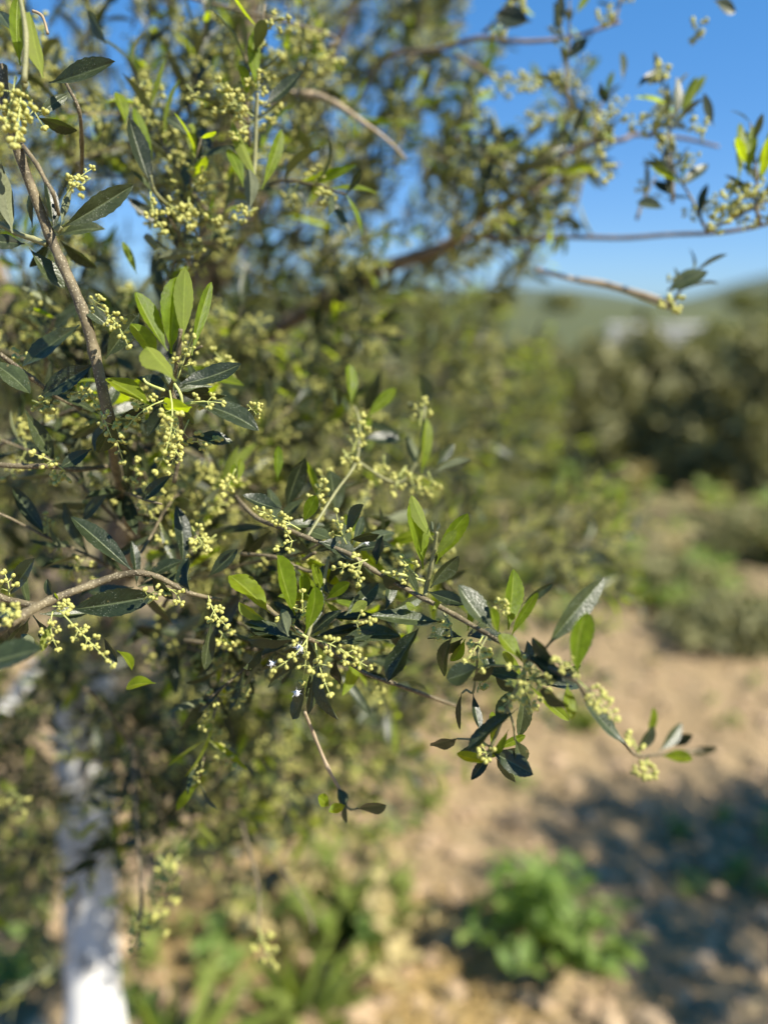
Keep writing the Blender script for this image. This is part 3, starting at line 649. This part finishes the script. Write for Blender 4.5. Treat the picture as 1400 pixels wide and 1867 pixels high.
# ------------------------------------------------------------------ grown foliage of the same tree
TL = [leaf_np(1, w_, 7, m=mm, fold=fo, arc=ar, side=si, serr=0, twist=tw, blunt=.75, seed=i, fine=False) for i, (w_, mm, fo, ar, si, tw) in enumerate(
    [(.25, .5, .15, .06, .02, .3), (.22, .55, .2, -.05, -.02, -.4), (.28, .5, .1, .08, .03, .2), (.24, .56, .25, .03, -.03, .6), (.30, .58, .12, -.06, .0, -.2), (.20, .52, .2, .1, .04, .3)])]
TLF = [leaf_np(1, w_, 12, m=mm, fold=fo, arc=ar, side=si, serr=.03, twist=tw, blunt=.75, seed=i) for i, (w_, mm, fo, ar, si, tw) in enumerate(
    [(.25, .5, .15, .06, .02, .3), (.22, .55, .2, -.05, -.02, -.4), (.28, .5, .1, .08, .03, .2), (.24, .56, .25, .03, -.03, .6), (.30, .58, .12, -.06, .0, -.2), (.20, .52, .2, .1, .04, .3)])]
def tl_mesh(i, yng):
    V, Q, UV = TLF[i]; V = V * np.array([.87, 1, 1], np.float32)
    return mesh_np('leaf', V, [Q], M_YNG if yng else M_OLD, uv=UV, rnd=np.zeros(len(V)))
TLM = {(i, y): tl_mesh(i, y) for i in range(6) for y in (0, 1)}
BR = .0014
TC = []
for i in range(6):
    A, _ = cluster_acc([.018, .022, .026, .015, .020, .024][i], BR, 40 + i, 1.1, lo=True)
    TC.append(A)
TCM = [A.mesh('flower_cluster', [M_PED, M_BUD]) for A in TC]
TCJ = [(np.concatenate(A.V), np.concatenate(A.Q), np.concatenate(A.T), np.concatenate(A.mq), np.concatenate(A.mt)) for A in TC]
def tc_add(acc, i, M):
    V, Q, T, mq, mt = TCJ[i]; W = xf(V, M)
    acc.V.append(W); acc.Q.append(Q + acc.n); acc.T.append(T + acc.n); acc.mq.append(mq); acc.mt.append(mt)
    acc.U.append(np.zeros((len(V), 2), np.float32)); acc.r.append(np.zeros(len(V), np.float32)); acc.n += len(V)
class Foliage:
    def __init__(s): s.leaves = []; s.cl = []; s.tw = []
    def spray(s, base, direc, length, rr, lsz=.038, young=.19, clus=.6, droop=.25, minD=.47):
        pts = [base]; d = direc.normalized(); n = 6
        for i in range(n):
            d = (d + Vector((rr.gauss(0, .10), rr.gauss(0, .10), rr.gauss(0, .10) - droop * .1))).normalized()
            pts.append(pts[-1] + d * length / n)
        s.tw.append((pts, .0013))
        step = .014; k = int(length / step); a = rr.uniform(0, math.pi)
        for i in range(1, k + 1):
            t = i / k; f = t * n; j = min(int(f), n - 1); p = pts[j].lerp(pts[j + 1], f - j); ax = (pts[j + 1] - pts[j]).normalized()
            e1 = ax.orthogonal().normalized(); e2 = ax.cross(e1); a += math.pi / 2 + rr.gauss(0, .2)
            for sg in (0, math.pi):
                o = e1 * math.cos(a + sg) + e2 * math.sin(a + sg)
                if rr.random() < .88:
                    dv = (o * rr.uniform(.6, 1.1) + ax * rr.uniform(.5, 1.1) + Vector((0, 0, rr.uniform(-.25, .2)))).normalized()
                    L = lsz * rr.uniform(.65, 1.25) * (1 if t < .8 else .8)
                    zn = ax - dv * ax.dot(dv) + Vector((0, 0, .5)) + Vector((rr.gauss(0, .35), rr.gauss(0, .35), rr.gauss(0, .35)))
                    y_ = 1 if (t > .72 and rr.random() < young * 2.2) or rr.random() < young * .3 else 0
                    M = Matrix.Translation(p) @ basis(dv, zn) @ Matrix.Scale(L, 4)
                    q = proj(p + dv * L * .5)
                    if q[2] < minD: continue
                    s.leaves.append((M, rr.randrange(6), y_, q, L))
                if rr.random() < clus and .15 < t < .97:
                    dv = (o * 1.0 + ax * rr.uniform(.3, .9) + Vector((0, 0, rr.uniform(-.3, .2)))).normalized()
                    sc_ = rr.uniform(.75, 1.15)
                    M = Matrix.Translation(p) @ basis(dv, Vector((rr.gauss(0, 1), rr.gauss(0, 1), 1))) @ Matrix.Scale(sc_, 4)
                    q = proj(p + dv * .01)
                    if q[2] < minD: continue
                    s.cl.append((M, rr.randrange(6), q, sc_))
    def build(s, root, nl, nc, ntw):
        infr = lambda q: -20 < q[0] < 1420 and -20 < q[1] < 1890 and q[2] > 0
        s.leaves.sort(key=lambda l: -(l[4] / l[3][2] if infr(l[3]) else 0))
        A = [Acc(), Acc()]
        for n_, (M, i, y_, q, L) in enumerate(s.leaves):
            if n_ < nl:
                o = child('leaf', TLM[(i, y_)], root, M)
                if y_: o['label'] = 'young bright green leaf'
            else:
                V, Q, UV = TL[i]; V = V * np.array([.87, 1, 1], np.float32); A[y_].add(xf(V, M), Q, None, UV, R.random())
        for y_ in (0, 1):
            if A[y_].n: child('young_foliage' if y_ else 'foliage', A[y_].mesh('foliage', M_YNG if y_ else M_OLD), root, kind='stuff')
        s.cl.sort(key=lambda c: -(c[3] / c[2][2] if infr(c[2]) else 0)); B = Acc()
        for n_, (M, i, q, sc_) in enumerate(s.cl):
            if n_ < nc: child('flower_cluster', TCM[i], root, M)
            else: tc_add(B, i, M)
        if B.n: child('flower_clusters', B.mesh('flower_clusters', [M_PED, M_BUD]), root, kind='stuff')
        s.tw.sort(key=lambda t: proj(t[0][3])[2] if infr(proj(t[0][3])) else 99); B = Acc()
        for n_, (pts, r) in enumerate(s.tw):
            rad = [r * (1.15 - .6 * i / 6) for i in range(7)]
            if n_ < ntw: child('twig', tube_mesh('twig', pts, rad, M_BARK, 5), root)
            else: V, Q, T = tube_np(pts, rad, 4); B.add(V, Q, T)
        if B.n: child('twigs', B.mesh('twigs', M_BARK), root, kind='stuff')
        print('FOLIAGE', root.name, len(s.leaves), len(s.cl), len(s.tw))
FO = Foliage(); rf = random.Random(77)
def region(fo, x0, y0, x1, y1, d0, d1, n, ctr, up=.35, **kw):
    for _ in range(n):
        x = rf.uniform(x0, x1); y = rf.uniform(y0, y1); d = rf.uniform(d0, d1); p = P(x, y, d)
        out = (p - ctr); out.z *= .6; out = out.normalized() if out.length > .01 else Vector((0, 0, 1))
        dr = out * .8 + Vector((rf.gauss(0, .55), rf.gauss(0, .55), rf.gauss(up, .5)))
        ln = rf.uniform(.07, .16)
        fo.spray(p - dr.normalized() * ln * .5, dr, ln, rf, **kw)
CT = P(250, 900, 1.15)
for a in [
    (-60, -60, 420, 320, .60, 1.0, 36), (-60, 250, 420, 640, .62, 1.1, 46), (330, -60, 640, 330, .62, 1.1, 40), (380, 300, 660, 620, .7, 1.15, 30),
    (-60, 560, 430, 960, .60, 1.05, 56), (400, 620, 660, 940, .62, 1.0, 24), (-60, 900, 120, 1130, .7, 1.1, 12), (250, 900, 560, 1180, .55, 1.0, 30),
    (240, 1180, 560, 1480, .72, 1.15, 46), (200, 1380, 480, 1600, .75, 1.1, 13), (-80, 1330, 90, 1700, .8, 1.3, 24), (520, 1130, 760, 1330, .7, 1.1, 16),
    (560, 880, 800, 1100, .55, .9, 18), (430, 940, 720, 1220, .48, .56, 11), (60, 560, 430, 1040, .48, .62, 16), (150, 100, 560, 480, .50, .65, 9), (-80, 1120, 260, 1400, .85, 1.08, 16), (640, -60, 840, 160, .80, 1.1, 20), (640, 120, 860, 420, .75, 1.0, 22), (860, 180, 1100, 440, .66, .82, 15), (800, 880, 1150, 1080, .8, 1.4, 24), (620, 1180, 870, 1420, .75, 1.1, 16), (880, 1080, 1080, 1300, 1.0, 1.5, 8), (-150, -560, 620, -80, .8, 1.5, 80), (330, 1240, 700, 1560, .85, 1.2, 22), (620, 560, 900, 900, .9, 1.3, 26), (0, 1160, 360, 1400, .75, .98, 11), (470, 360, 650, 560, .75, 1.1, 10), (-60, 1380, 130, 1800, .95, 1.2, 9), (400, 620, 700, 900, .75, 1.1, 14), (-80, 1180, 100, 1600, 1.2, 1.5, 18),
    (-80, 100, 300, 1000, 1.1, 1.7, 50), (250, -60, 640, 700, 1.1, 1.6, 34), (-80, 600, 600, 1050, 1.2, 1.7, 50), (780, 420, 1000, 520, .8, 1.0, 8), (500, 1280, 700, 1500, .9, 1.3, 12), (-80, 1100, 60, 1350, .9, 1.4, 10)]:
    region(FO, *a, CT)
# named sprays out at the right against the sky
for (x, y, tx, ty, d, ln) in [(1225, 370, 1235, 170, .58, .10), (1180, 250, 1290, 150, .60, .06), (1290, 425, 1240, 330, .58, .06), (1385, 410, 1370, 260, .56, .08), (1040, 200, 1015, 40, .62, .08), (1120, 40, 1140, -40, .62, .05),
                              (1060, 330, 1040, 400, .70, .05), (880, 60, 905, 20, .64, .04), (1300, 415, 1400, 380, .57, .06), (1080, 250, 1100, 180, .62, .04), (1215, 560, 1260, 500, .58, .03), (1160, 400, 1180, 350, .62, .04)]:
    b = P(x, y, d); FO.spray(b, P(tx, ty, d) - b, ln, rf, lsz=.030, young=.15, clus=.5)
FO.build(HERO, 299 - leaf_count, 298 - cl_count, 299 - twig_count)

# a second olive tree behind, and one out to the right whose crown shades the ground
def olive(loc, label, height, rad, nspray, seed, nl=0, lsz=.04, clus=.35, low=.35, ell=1.0, group='olive trees in the row', young=.3, tm=None):
    rr = random.Random(seed); root = empty('olive_tree', loc, label, 'tree', group); L0 = Vector(loc)
    def lb(nm, pts, r0, r1, m):
        W = smooth_path([L0 + Vector(p) for p in pts], 4); n = len(W)
        child(nm, tube_mesh(nm, W, [r0 + (r1 - r0) * i / (n - 1) for i in range(n)], m, 9, .06, seed), root)
    lb('trunk', [(0, 0, -.05), (.02, .01, low * .6), (.0, .03, low * 1.2)], .035, .03, tm or M_TRUNK)
    ends = []
    for i in range(7):
        a = i * .9 + rr.uniform(-.3, .3); e = Vector((math.cos(a) * rad * .6, math.sin(a) * rad * .6, height * rr.uniform(.6, .9)))
        lb('limb', [(0, .03, low * 1.15), (e.x * .45, e.y * .45, low + (e.z - low) * .5), tuple(e)], .026, .008, M_LIMB); ends.append(e)
    fo = Foliage(); c = Vector((0, 0, (height + low) / 2)); hz = (height - low) / 2
    for i in range(nspray):
        v = Vector((rr.gauss(0, 1), rr.gauss(0, 1), rr.gauss(0, 1))).normalized() * rr.uniform(.35, 1) ** .5
        lump = 1 + .22 * math.sin(v.x * 5 + seed) * math.cos(v.y * 4 + v.z * 5)
        p = L0 + c + Vector((v.x * rad * ell, v.y * rad, v.z * hz)) * lump
        dr = v + Vector((rr.gauss(0, .5), rr.gauss(0, .5), rr.gauss(.3, .5)))
        fo.spray(p, dr, rr.uniform(.09, .2), rr, lsz=lsz, young=young, clus=clus)
    fo.build(root, nl, 0, 60 if nl else 0)
    return root
g = G(735, 1290)
olive((g.x, g.y, 0), 'blurred pale green olive tree standing behind the foreground branch, left of the dark shrubs', 1.54, .56, 560, 5, 180, clus=.8, ell=.85, lsz=.048, young=.25, tm=M_LIMB)
olive((2.46, .72, 0), 'olive tree at the right edge of the plot shading the bare soil', 2.1, .60, 1050, 9, 0, lsz=.058, clus=.1, low=1.05)

# ------------------------------------------------------------------ shrubs, far trees
def crown_np(c, r, n, sz, rr, flat=1.0):
    A = np.zeros((n, 4, 3), np.float32); rnd = np.zeros((n, 4), np.float32)
    rs = np.random.RandomState(rr.randrange(9999))
    v = rs.normal(size=(n, 3)); v /= np.linalg.norm(v, axis=1)[:, None]; q = rs.uniform(.25, 1, n) ** .45
    lump = 1 + .20 * np.sin(v[:, 0] * 5 + c[0]) * np.cos(v[:, 2] * 6 + c[1]) + .12 * np.sin(v[:, 1] * 9)
    p = v * (q * lump)[:, None] * np.array(r) + np.array(c)
    p = np.maximum(p, [-1e9, -1e9, .02])
    a = rs.normal(size=(n, 3)); a /= np.linalg.norm(a, axis=1)[:, None]; b = np.cross(a, rs.normal(size=(n, 3))); b /= np.linalg.norm(b, axis=1)[:, None]
    s = sz * rs.uniform(.5, 1.3, n)[:, None]
    A[:, 0] = p - a * s; A[:, 1] = p - b * s * .38; A[:, 2] = p + a * s; A[:, 3] = p + b * s * .38
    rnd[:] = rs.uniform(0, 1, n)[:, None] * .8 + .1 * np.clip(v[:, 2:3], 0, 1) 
    return A.reshape(-1, 3), np.arange(n * 4, dtype=np.int32).reshape(-1, 4), rnd.reshape(-1)
def bushy(name, loc, r, n, sz, m, label, cat, group, seed, trunk=.0):
    rr = random.Random(seed); root = empty(name, loc, label, cat, group); L0 = Vector(loc)
    cz = trunk + r[2] * .8
    V, Q, rn = crown_np((loc[0], loc[1], cz), r, n, sz, rr)
    child('crown', mesh_np('crown', V, [Q], m, rnd=rn), root, kind='stuff')
    k = 1 if trunk > .3 else 4
    for i in range(k):
        a = rr.uniform(0, 6.28); e = Vector((math.cos(a), math.sin(a), 0)) * r[0] * (.15 if k == 1 else .5)
        pts = smooth_path([L0 + Vector((0, 0, -.05)), L0 + e * .4 + Vector((0, 0, cz * .5)), L0 + e + Vector((0, 0, cz))], 4)
        child('trunk' if k == 1 else 'stem', tube_mesh('stem', pts, .05 if k == 1 else .02, M_LIMB, 7, .06, i), root)
    return root
GS = 'dark shrubs along the far edge of the bare soil'
sh = [  # px centre, base py, half width px, top py, label
 (985, 905, 80, 640, 'dark olive shrub at the left end of the row, beside the blurred pale tree'),
 (1085, 900, 75, 628, 'dark brown-green shrub, second from the left in the row below the hills'),
 (1185, 895, 80, 622, 'dark rounded shrub directly below the pale stone wall'),
 (1275, 905, 75, 640, 'olive-green shrub with lighter top, second from the right in the row'),
 (1375, 915, 80, 615, 'tall dark shrub cut by the right edge of the picture'),
 (890, 880, 80, 650, 'dark shrub half hidden behind the blurred pale olive tree'),
 (800, 870, 80, 650, 'dark shrub behind the thin hanging twig, far left of the row')]
for i, (px, by, hw, ty, lab) in enumerate(sh):
    g = G(px, by); d = proj(Vector((g.x, g.y, 0)))[2]; rx = hw * 1.2 * d / F; hgt = (by - ty) * d / F / cp
    bushy('shrub', (g.x, g.y + rx * .9, 0), (rx, rx, hgt * .52 * (1, .94, 1.02, .92, .98, .9, .96)[i]), 3000, .10, M_SHRUB, lab, 'shrub', GS, 60 + i)
# second rank of low bushes on and beyond the shrubs' right, with yellow-green tops
for i, (px, yy, hgt, r_, lab) in enumerate([
    (1290, 11, 1.12, .42, 'small tree with yellow-green top behind the shrubs, right of the stone wall'),
    (1365, 12, 1.2, .48, 'small yellow-topped tree behind the shrubs, just inside the right edge'),
    (1430, 12.5, 1.28, .5, 'small yellow-green tree at the right edge, mostly out of the picture')]):
    x = (px - 700) / F * yy
    bushy('small_tree', (x, yy, 0), (r_, r_, .38), 2600, .06, M_FTREE, lab, 'tree', 'small trees behind the shrubs', 80 + i, trunk=hgt - .62)
ORD = 'first second third fourth fifth sixth seventh eighth ninth tenth eleventh twelfth thirteenth fourteenth fifteenth sixteenth seventeenth eighteenth nineteenth twentieth'.split()
# distant hedge trees on the field
for i, (px, yy) in enumerate([(620, 60), (760, 75), (890, 66), (1010, 90), (1335, 80), (1405, 70), (480, 70)]):
    x = (px - 700) / F * yy; pass
    bushy('field_tree', (x, yy, 0), (2.2, 2.0, 1.1), 900, .35, M_FTREE,
          'distant rounded field tree, %s from the left among those below the hills' % ORD[sorted([620, 760, 890, 1010, 1335, 1405, 480]).index(px)], 'tree', 'distant trees in the green field', 100 + i, trunk=.4)
# pale dry-stone wall beyond the shrubs
def stone_wall():
    rr = random.Random(8); y0 = 24; x0 = (1090 - 700) / F * y0; x1 = (1262 - 700) / F * y0
    root = empty('stone_wall', ((x0 + x1) / 2, y0, 0), 'low pale stone wall in the field beyond the dark shrubs', 'wall')
    base = None; tmpl = []
    for k in range(4):
        V, Q, T = ellipsoid_np(Vector((0, 0, 0)), Vector((1, 0, 0)), .5, 1.0)
        V = np.sign(V) * np.abs(V * 2) ** .55 * .5 * (1 + .12 * np.random.RandomState(k).normal(size=V.shape))
        tmpl.append(mesh_np('stone', V, [Q, T], M_STONE, smooth=False))
    z = 0.0
    for row in range(4):
        x = x0 + (.0 if row % 2 else .12) + row * .03
        while x < x1 - row * .05:
            w_ = rr.uniform(.22, .38)
            child('stone', tmpl[rr.randrange(4)], root, Matrix.Translation((x + w_ / 2, y0 + rr.uniform(-.03, .03), z + .1)) @ Matrix.Diagonal((w_, .34, .2, 1)))
            x += w_ * .97
        z += .19
stone_wall()

# ------------------------------------------------------------------ ground cover
def clods():
    rr = random.Random(3); A = Acc()
    tm = [ellipsoid_np(Vector((0, 0, 0)), Vector((.3, .2, 1)), 1, .8, True) for _ in range(1)][0]
    for i in range(5200):
        y = 1.0 + 5.5 * rr.random() ** 1.3; x = rr.uniform(-.62, .62) * y * 1.15
        s = .004 + .024 * rr.random() ** 3
        V = tm[0] * s * (1 + .25 * np.array([[rr.uniform(-1, 1) for _ in range(3)] for _ in range(len(tm[0]))])) * np.array([rr.uniform(.8, 1.4), rr.uniform(.8, 1.4), .7])
        A.add((V + np.array([x, y, gz(x, y) + s * .3])).astype(np.float32), tm[1], tm[2])
    tag(link(bpy.data.objects.new('soil_clods', A.mesh('soil_clods', M_CLOD, False))), 'small clods and pebbles lying on the sandy soil', None, None, 'stuff')
clods()
def broad_leaf(L, W):
    return leaf_np(L, W, 8, m=.55, fold=.15, arc=.08, side=0, serr=0, twist=.2, blunt=.7, pet=.15, fine=False)
def weed(loc, h, r, n, lsz, label, group, seed, parts=True, m=None, cat='weed'):
    rr = random.Random(seed); root = empty('weed', loc, label, cat, group); L0 = Vector(loc); m = m or M_WEED
    tm = []
    for k in range(4):
        V, Q, UV = leaf_np(1, [.42, .5, .36, .45][k], 8, m=.55, fold=.2, arc=[.1, -.08, .14, .05][k], side=.03 * k, serr=0, twist=.3, blunt=.65, pet=.12, fine=False)
        tm.append((V, Q, UV, mesh_np('leaf', V, [Q], m, uv=UV, rnd=np.full(len(V), k * .28))))
    A = Acc(); ns = max(3, n // 9)
    for s in range(ns):
        a = rr.uniform(0, 6.28); rad = r * rr.random() ** .6; hh = h * rr.uniform(.55, 1.0) * (1.1 - .5 * rad / r)
        tip = L0 + Vector((math.cos(a) * rad, math.sin(a) * rad, hh)); pts = smooth_path([L0 + Vector((math.cos(a) * rad * .2, math.sin(a) * rad * .2, -.01)), L0.lerp(tip, .5) + Vector((0, 0, hh * .12)), tip], 3)
        if parts: child('stem', tube_mesh('stem', pts, .0022, m, 4), root)
        else: V, Q, T = tube_np(pts, .0018, 3); A.add(V, Q, T, rnd=.3)
        for j in range(n // ns):
            f = rr.uniform(.3, 1) * (len(pts) - 1); i = min(int(f), len(pts) - 2); p = pts[i].lerp(pts[i + 1], f - i)
            b = rr.uniform(0, 6.28); dv = Vector((math.cos(b), math.sin(b), rr.uniform(.05, .9))).normalized()
            L = lsz * rr.uniform(.6, 1.3); M = Matrix.Translation(p) @ basis(dv, Vector((rr.gauss(0, .3), rr.gauss(0, .3), 1))) @ Matrix.Scale(L, 4)
            k = rr.randrange(4)
            if parts: child('leaf', tm[k][3], root, M)
            else: A.add(xf(tm[k][0], M), tm[k][1], None, tm[k][2], rr.random())
    if A.n: child('leaves', A.mesh('leaves', m), root, kind='stuff')
    return root
def gl(px, py):
    g = G(px, py); return (g.x, g.y, gz(g.x, g.y))
weed(gl(985, 1775), .28, .20, 260, .060, 'bushy green broad-leaved weed growing in the sand below the branch tip', None, 1)
weed(gl(900, 1700), .12, .08, 40, .036, 'low green weed at the left foot of the bushy weed, dark against the sand', None, 2)
weed(gl(1120, 1770), .07, .07, 26, .034, 'flat green weed at the right foot of the bushy weed, next to the shadow', None, 3)
weed(gl(930, 1440), .10, .10, 46, .03, 'slender pale green weed behind the bushy weed, below the drooping leaves', None, 4)
def grass(loc, h, r, n, label, group, seed, m=None, wd=.004):
    rr = random.Random(seed); root = empty('grass_tuft', loc, label, 'grass tuft', group); L0 = Vector(loc)
    tm = []
    for k in range(3):
        V, Q, UV = leaf_np(1, 1, 7, m=.35, fold=.2, arc=.0, serr=0, twist=.4, blunt=.5, pet=.02, fine=False)
        V = V.copy(); V[:, 2] -= [.25, .45, .12][k] * V[:, 1] ** 2; tm.append(mesh_np('blade', V, [Q], m or M_GRASS, uv=UV, rnd=np.full(len(V), .2 + .3 * k)))
    for i in range(n):
        a = rr.uniform(0, 6.28); o = Vector((math.cos(a), math.sin(a), 0)); L = h * rr.uniform(.5, 1.1)
        dv = (Vector((0, 0, 1)) + o * rr.uniform(.05, .6)).normalized()
        M = Matrix.Translation(L0 + o * r * rr.random() + Vector((0, 0, -.005))) @ basis(dv, Vector((0, 0, 1)) - o) @ Matrix.Diagonal((wd * rr.uniform(.7, 1.4), L, L, 1))
        child('blade', tm[rr.randrange(3)], root, M)
    return root
grass(gl(330, 1990), .26, .05, 22, 'bright green grass tuft at the bottom edge right of the white trunk', None, 1, wd=.009)
grass(gl(270, 1960), .16, .05, 20, 'shorter green grass tuft touching the foot of the white trunk', None, 2, wd=.007)
grass(gl(560, 1840), .15, .09, 34, 'mixed green grass tuft low in the middle of the picture', None, 3, wd=.005)
grass(gl(640, 1700), .17, .10, 48, 'soft green grass tuft on the sand left of the bushy weed', None, 4, wd=.005)
grass(gl(1060, 1330), .10, .05, 26, 'thin grass tuft on the sunlit sand under the branch tip', None, 5, wd=.005)
# weeds scattered on the ground, each one a plant
rr = random.Random(21)
KN = [('broad-leaved', M_WEED), ('bright grassy-green', M_GRASS), ('dark green', M_WEED), ('dry straw-coloured', M_DRYG)]
wi = 0
def scatter(zone, n, x0, y0, x1, y1, sc, tall=1.0, w=(0, 1, 2, 3)):
    global wi
    pts = sorted((rr.uniform(x0, x1), rr.uniform(y0, y1), sc * rr.uniform(.7, 1.3)) for _ in range(n))
    for k, (x, y, s_) in enumerate(pts):
        L0 = gl(x, y); kn, m_ = KN[w[wi % len(w)]]
        weed(L0, .055 * s_ * tall, .06 * s_, 30, .026 * s_, '%s weed, %s from left %s' % (kn, ORD[k], zone),
             'small weeds scattered on the sandy soil', 300 + wi, parts=False, m=m_)
        wi += 1
scatter('just below the dark shrubs', 20, 800, 915, 1420, 975, 3.6, 1.4, (0, 1, 3, 2, 3))
scatter('in the strip of brown soil near the shrubs', 20, 760, 980, 1420, 1060, 3.0, 1.2, (0, 3, 1, 2))
scatter('level with the upright leaf pair', 20, 860, 1065, 1420, 1150, 2.2, 1.2, (1, 0, 2))
scatter('behind the drooping branch tip', 18, 700, 1130, 1000, 1320, 1.7, 1.5)
scatter('on the sunlit sand at the right', 5, 1050, 1200, 1400, 1330, .8)
scatter('under the hanging thin twig', 20, 480, 1350, 820, 1520, 1.6, 1.3, (1, 0, 3, 2))
scatter('in the middle of the lower edge', 20, 430, 1510, 760, 1760, 1.9, 1.3, (0, 3, 1, 3))
scatter('inside the shadow at the right edge', 9, 1240, 1480, 1420, 1640, 1.0, 1, (0, 2))
scatter('by the foot of the whitewashed trunk', 14, 240, 1560, 480, 1860, 1.3, 1.1, (1, 3, 0))
scatter('at the lower left corner', 12, 0, 1350, 110, 1860, 1.1, 1, (0, 2, 1))
low = [(1345, 1175, .36, .20, 'low dark plant at the right edge just above the sunlit sand'), (1190, 1085, .34, .20, 'low green-brown plant between the dark shrubs and the sunlit sand'),
       (1010, 1060, .30, .18, 'low yellow-green plant behind the upright leaf pair of the branch'), (1400, 1010, .45, .3, 'low dark plant at the foot of the tall shrub, right edge')]
for i, (px, py, r_, h_, lab) in enumerate(low):
    g = G(px, py); bushy('low_plant', (g.x, g.y, 0), (r_, r_ * .7, h_ * .6), 1500, .035, M_SHRUB if i != 2 else M_FTREE, lab, 'plant', 'low plants on the soil below the shrubs', 140 + i)
def litter():
    r2 = random.Random(14); A = Acc(); V0, Q0, U0 = leaf_np(1, .26, 5, fold=.3, arc=.12, serr=0, fine=False)
    for i in range(2600):
        y = 1.0 + 4.5 * r2.random() ** 1.2; x = r2.uniform(-.62, .6) * y * 1.15; L = r2.uniform(.025, .045); b = r2.uniform(0, 6.28)
        M = Matrix.Translation((x, y, gz(x, y) + .006)) @ basis(Vector((math.cos(b), math.sin(b), r2.uniform(-.1, .25))), Vector((r2.gauss(0, .3), r2.gauss(0, .3), 1))) @ Matrix.Scale(L, 4)
        A.add(xf(V0, M), Q0, None, U0, r2.random())
    tag(link(bpy.data.objects.new('leaf_litter', A.mesh('leaf_litter', M_LITTER))), 'dry fallen leaves scattered on the soil', None, None, 'stuff')
litter()
def straw():
    r2 = random.Random(4); A = Acc()
    for (px, py, R_, n) in [(830, 1760, .22, 900), (400, 1660, .20, 700), (760, 1830, .15, 500), (450, 1760, .15, 300)]:
        g = G(px, py)
        for i in range(n):
            a = r2.uniform(0, 6.28); q = R_ * r2.random() ** .6; x = g.x + math.cos(a) * q; y = g.y + math.sin(a) * q; b = r2.uniform(0, 6.28); L = r2.uniform(.02, .07)
            z = gz(x, y) + .002 + .012 * r2.random(); e = Vector((x + math.cos(b) * L, y + math.sin(b) * L, z + r2.uniform(-.003, .008)))
            V, Q, T = tube_np([Vector((x, y, z)), e], .0011, 3); A.add(V, Q, T)
    tag(link(bpy.data.objects.new('straw', A.mesh('straw', M_STRAW))), 'yellow dry straw lying on the sand', None, None, 'stuff')
straw()
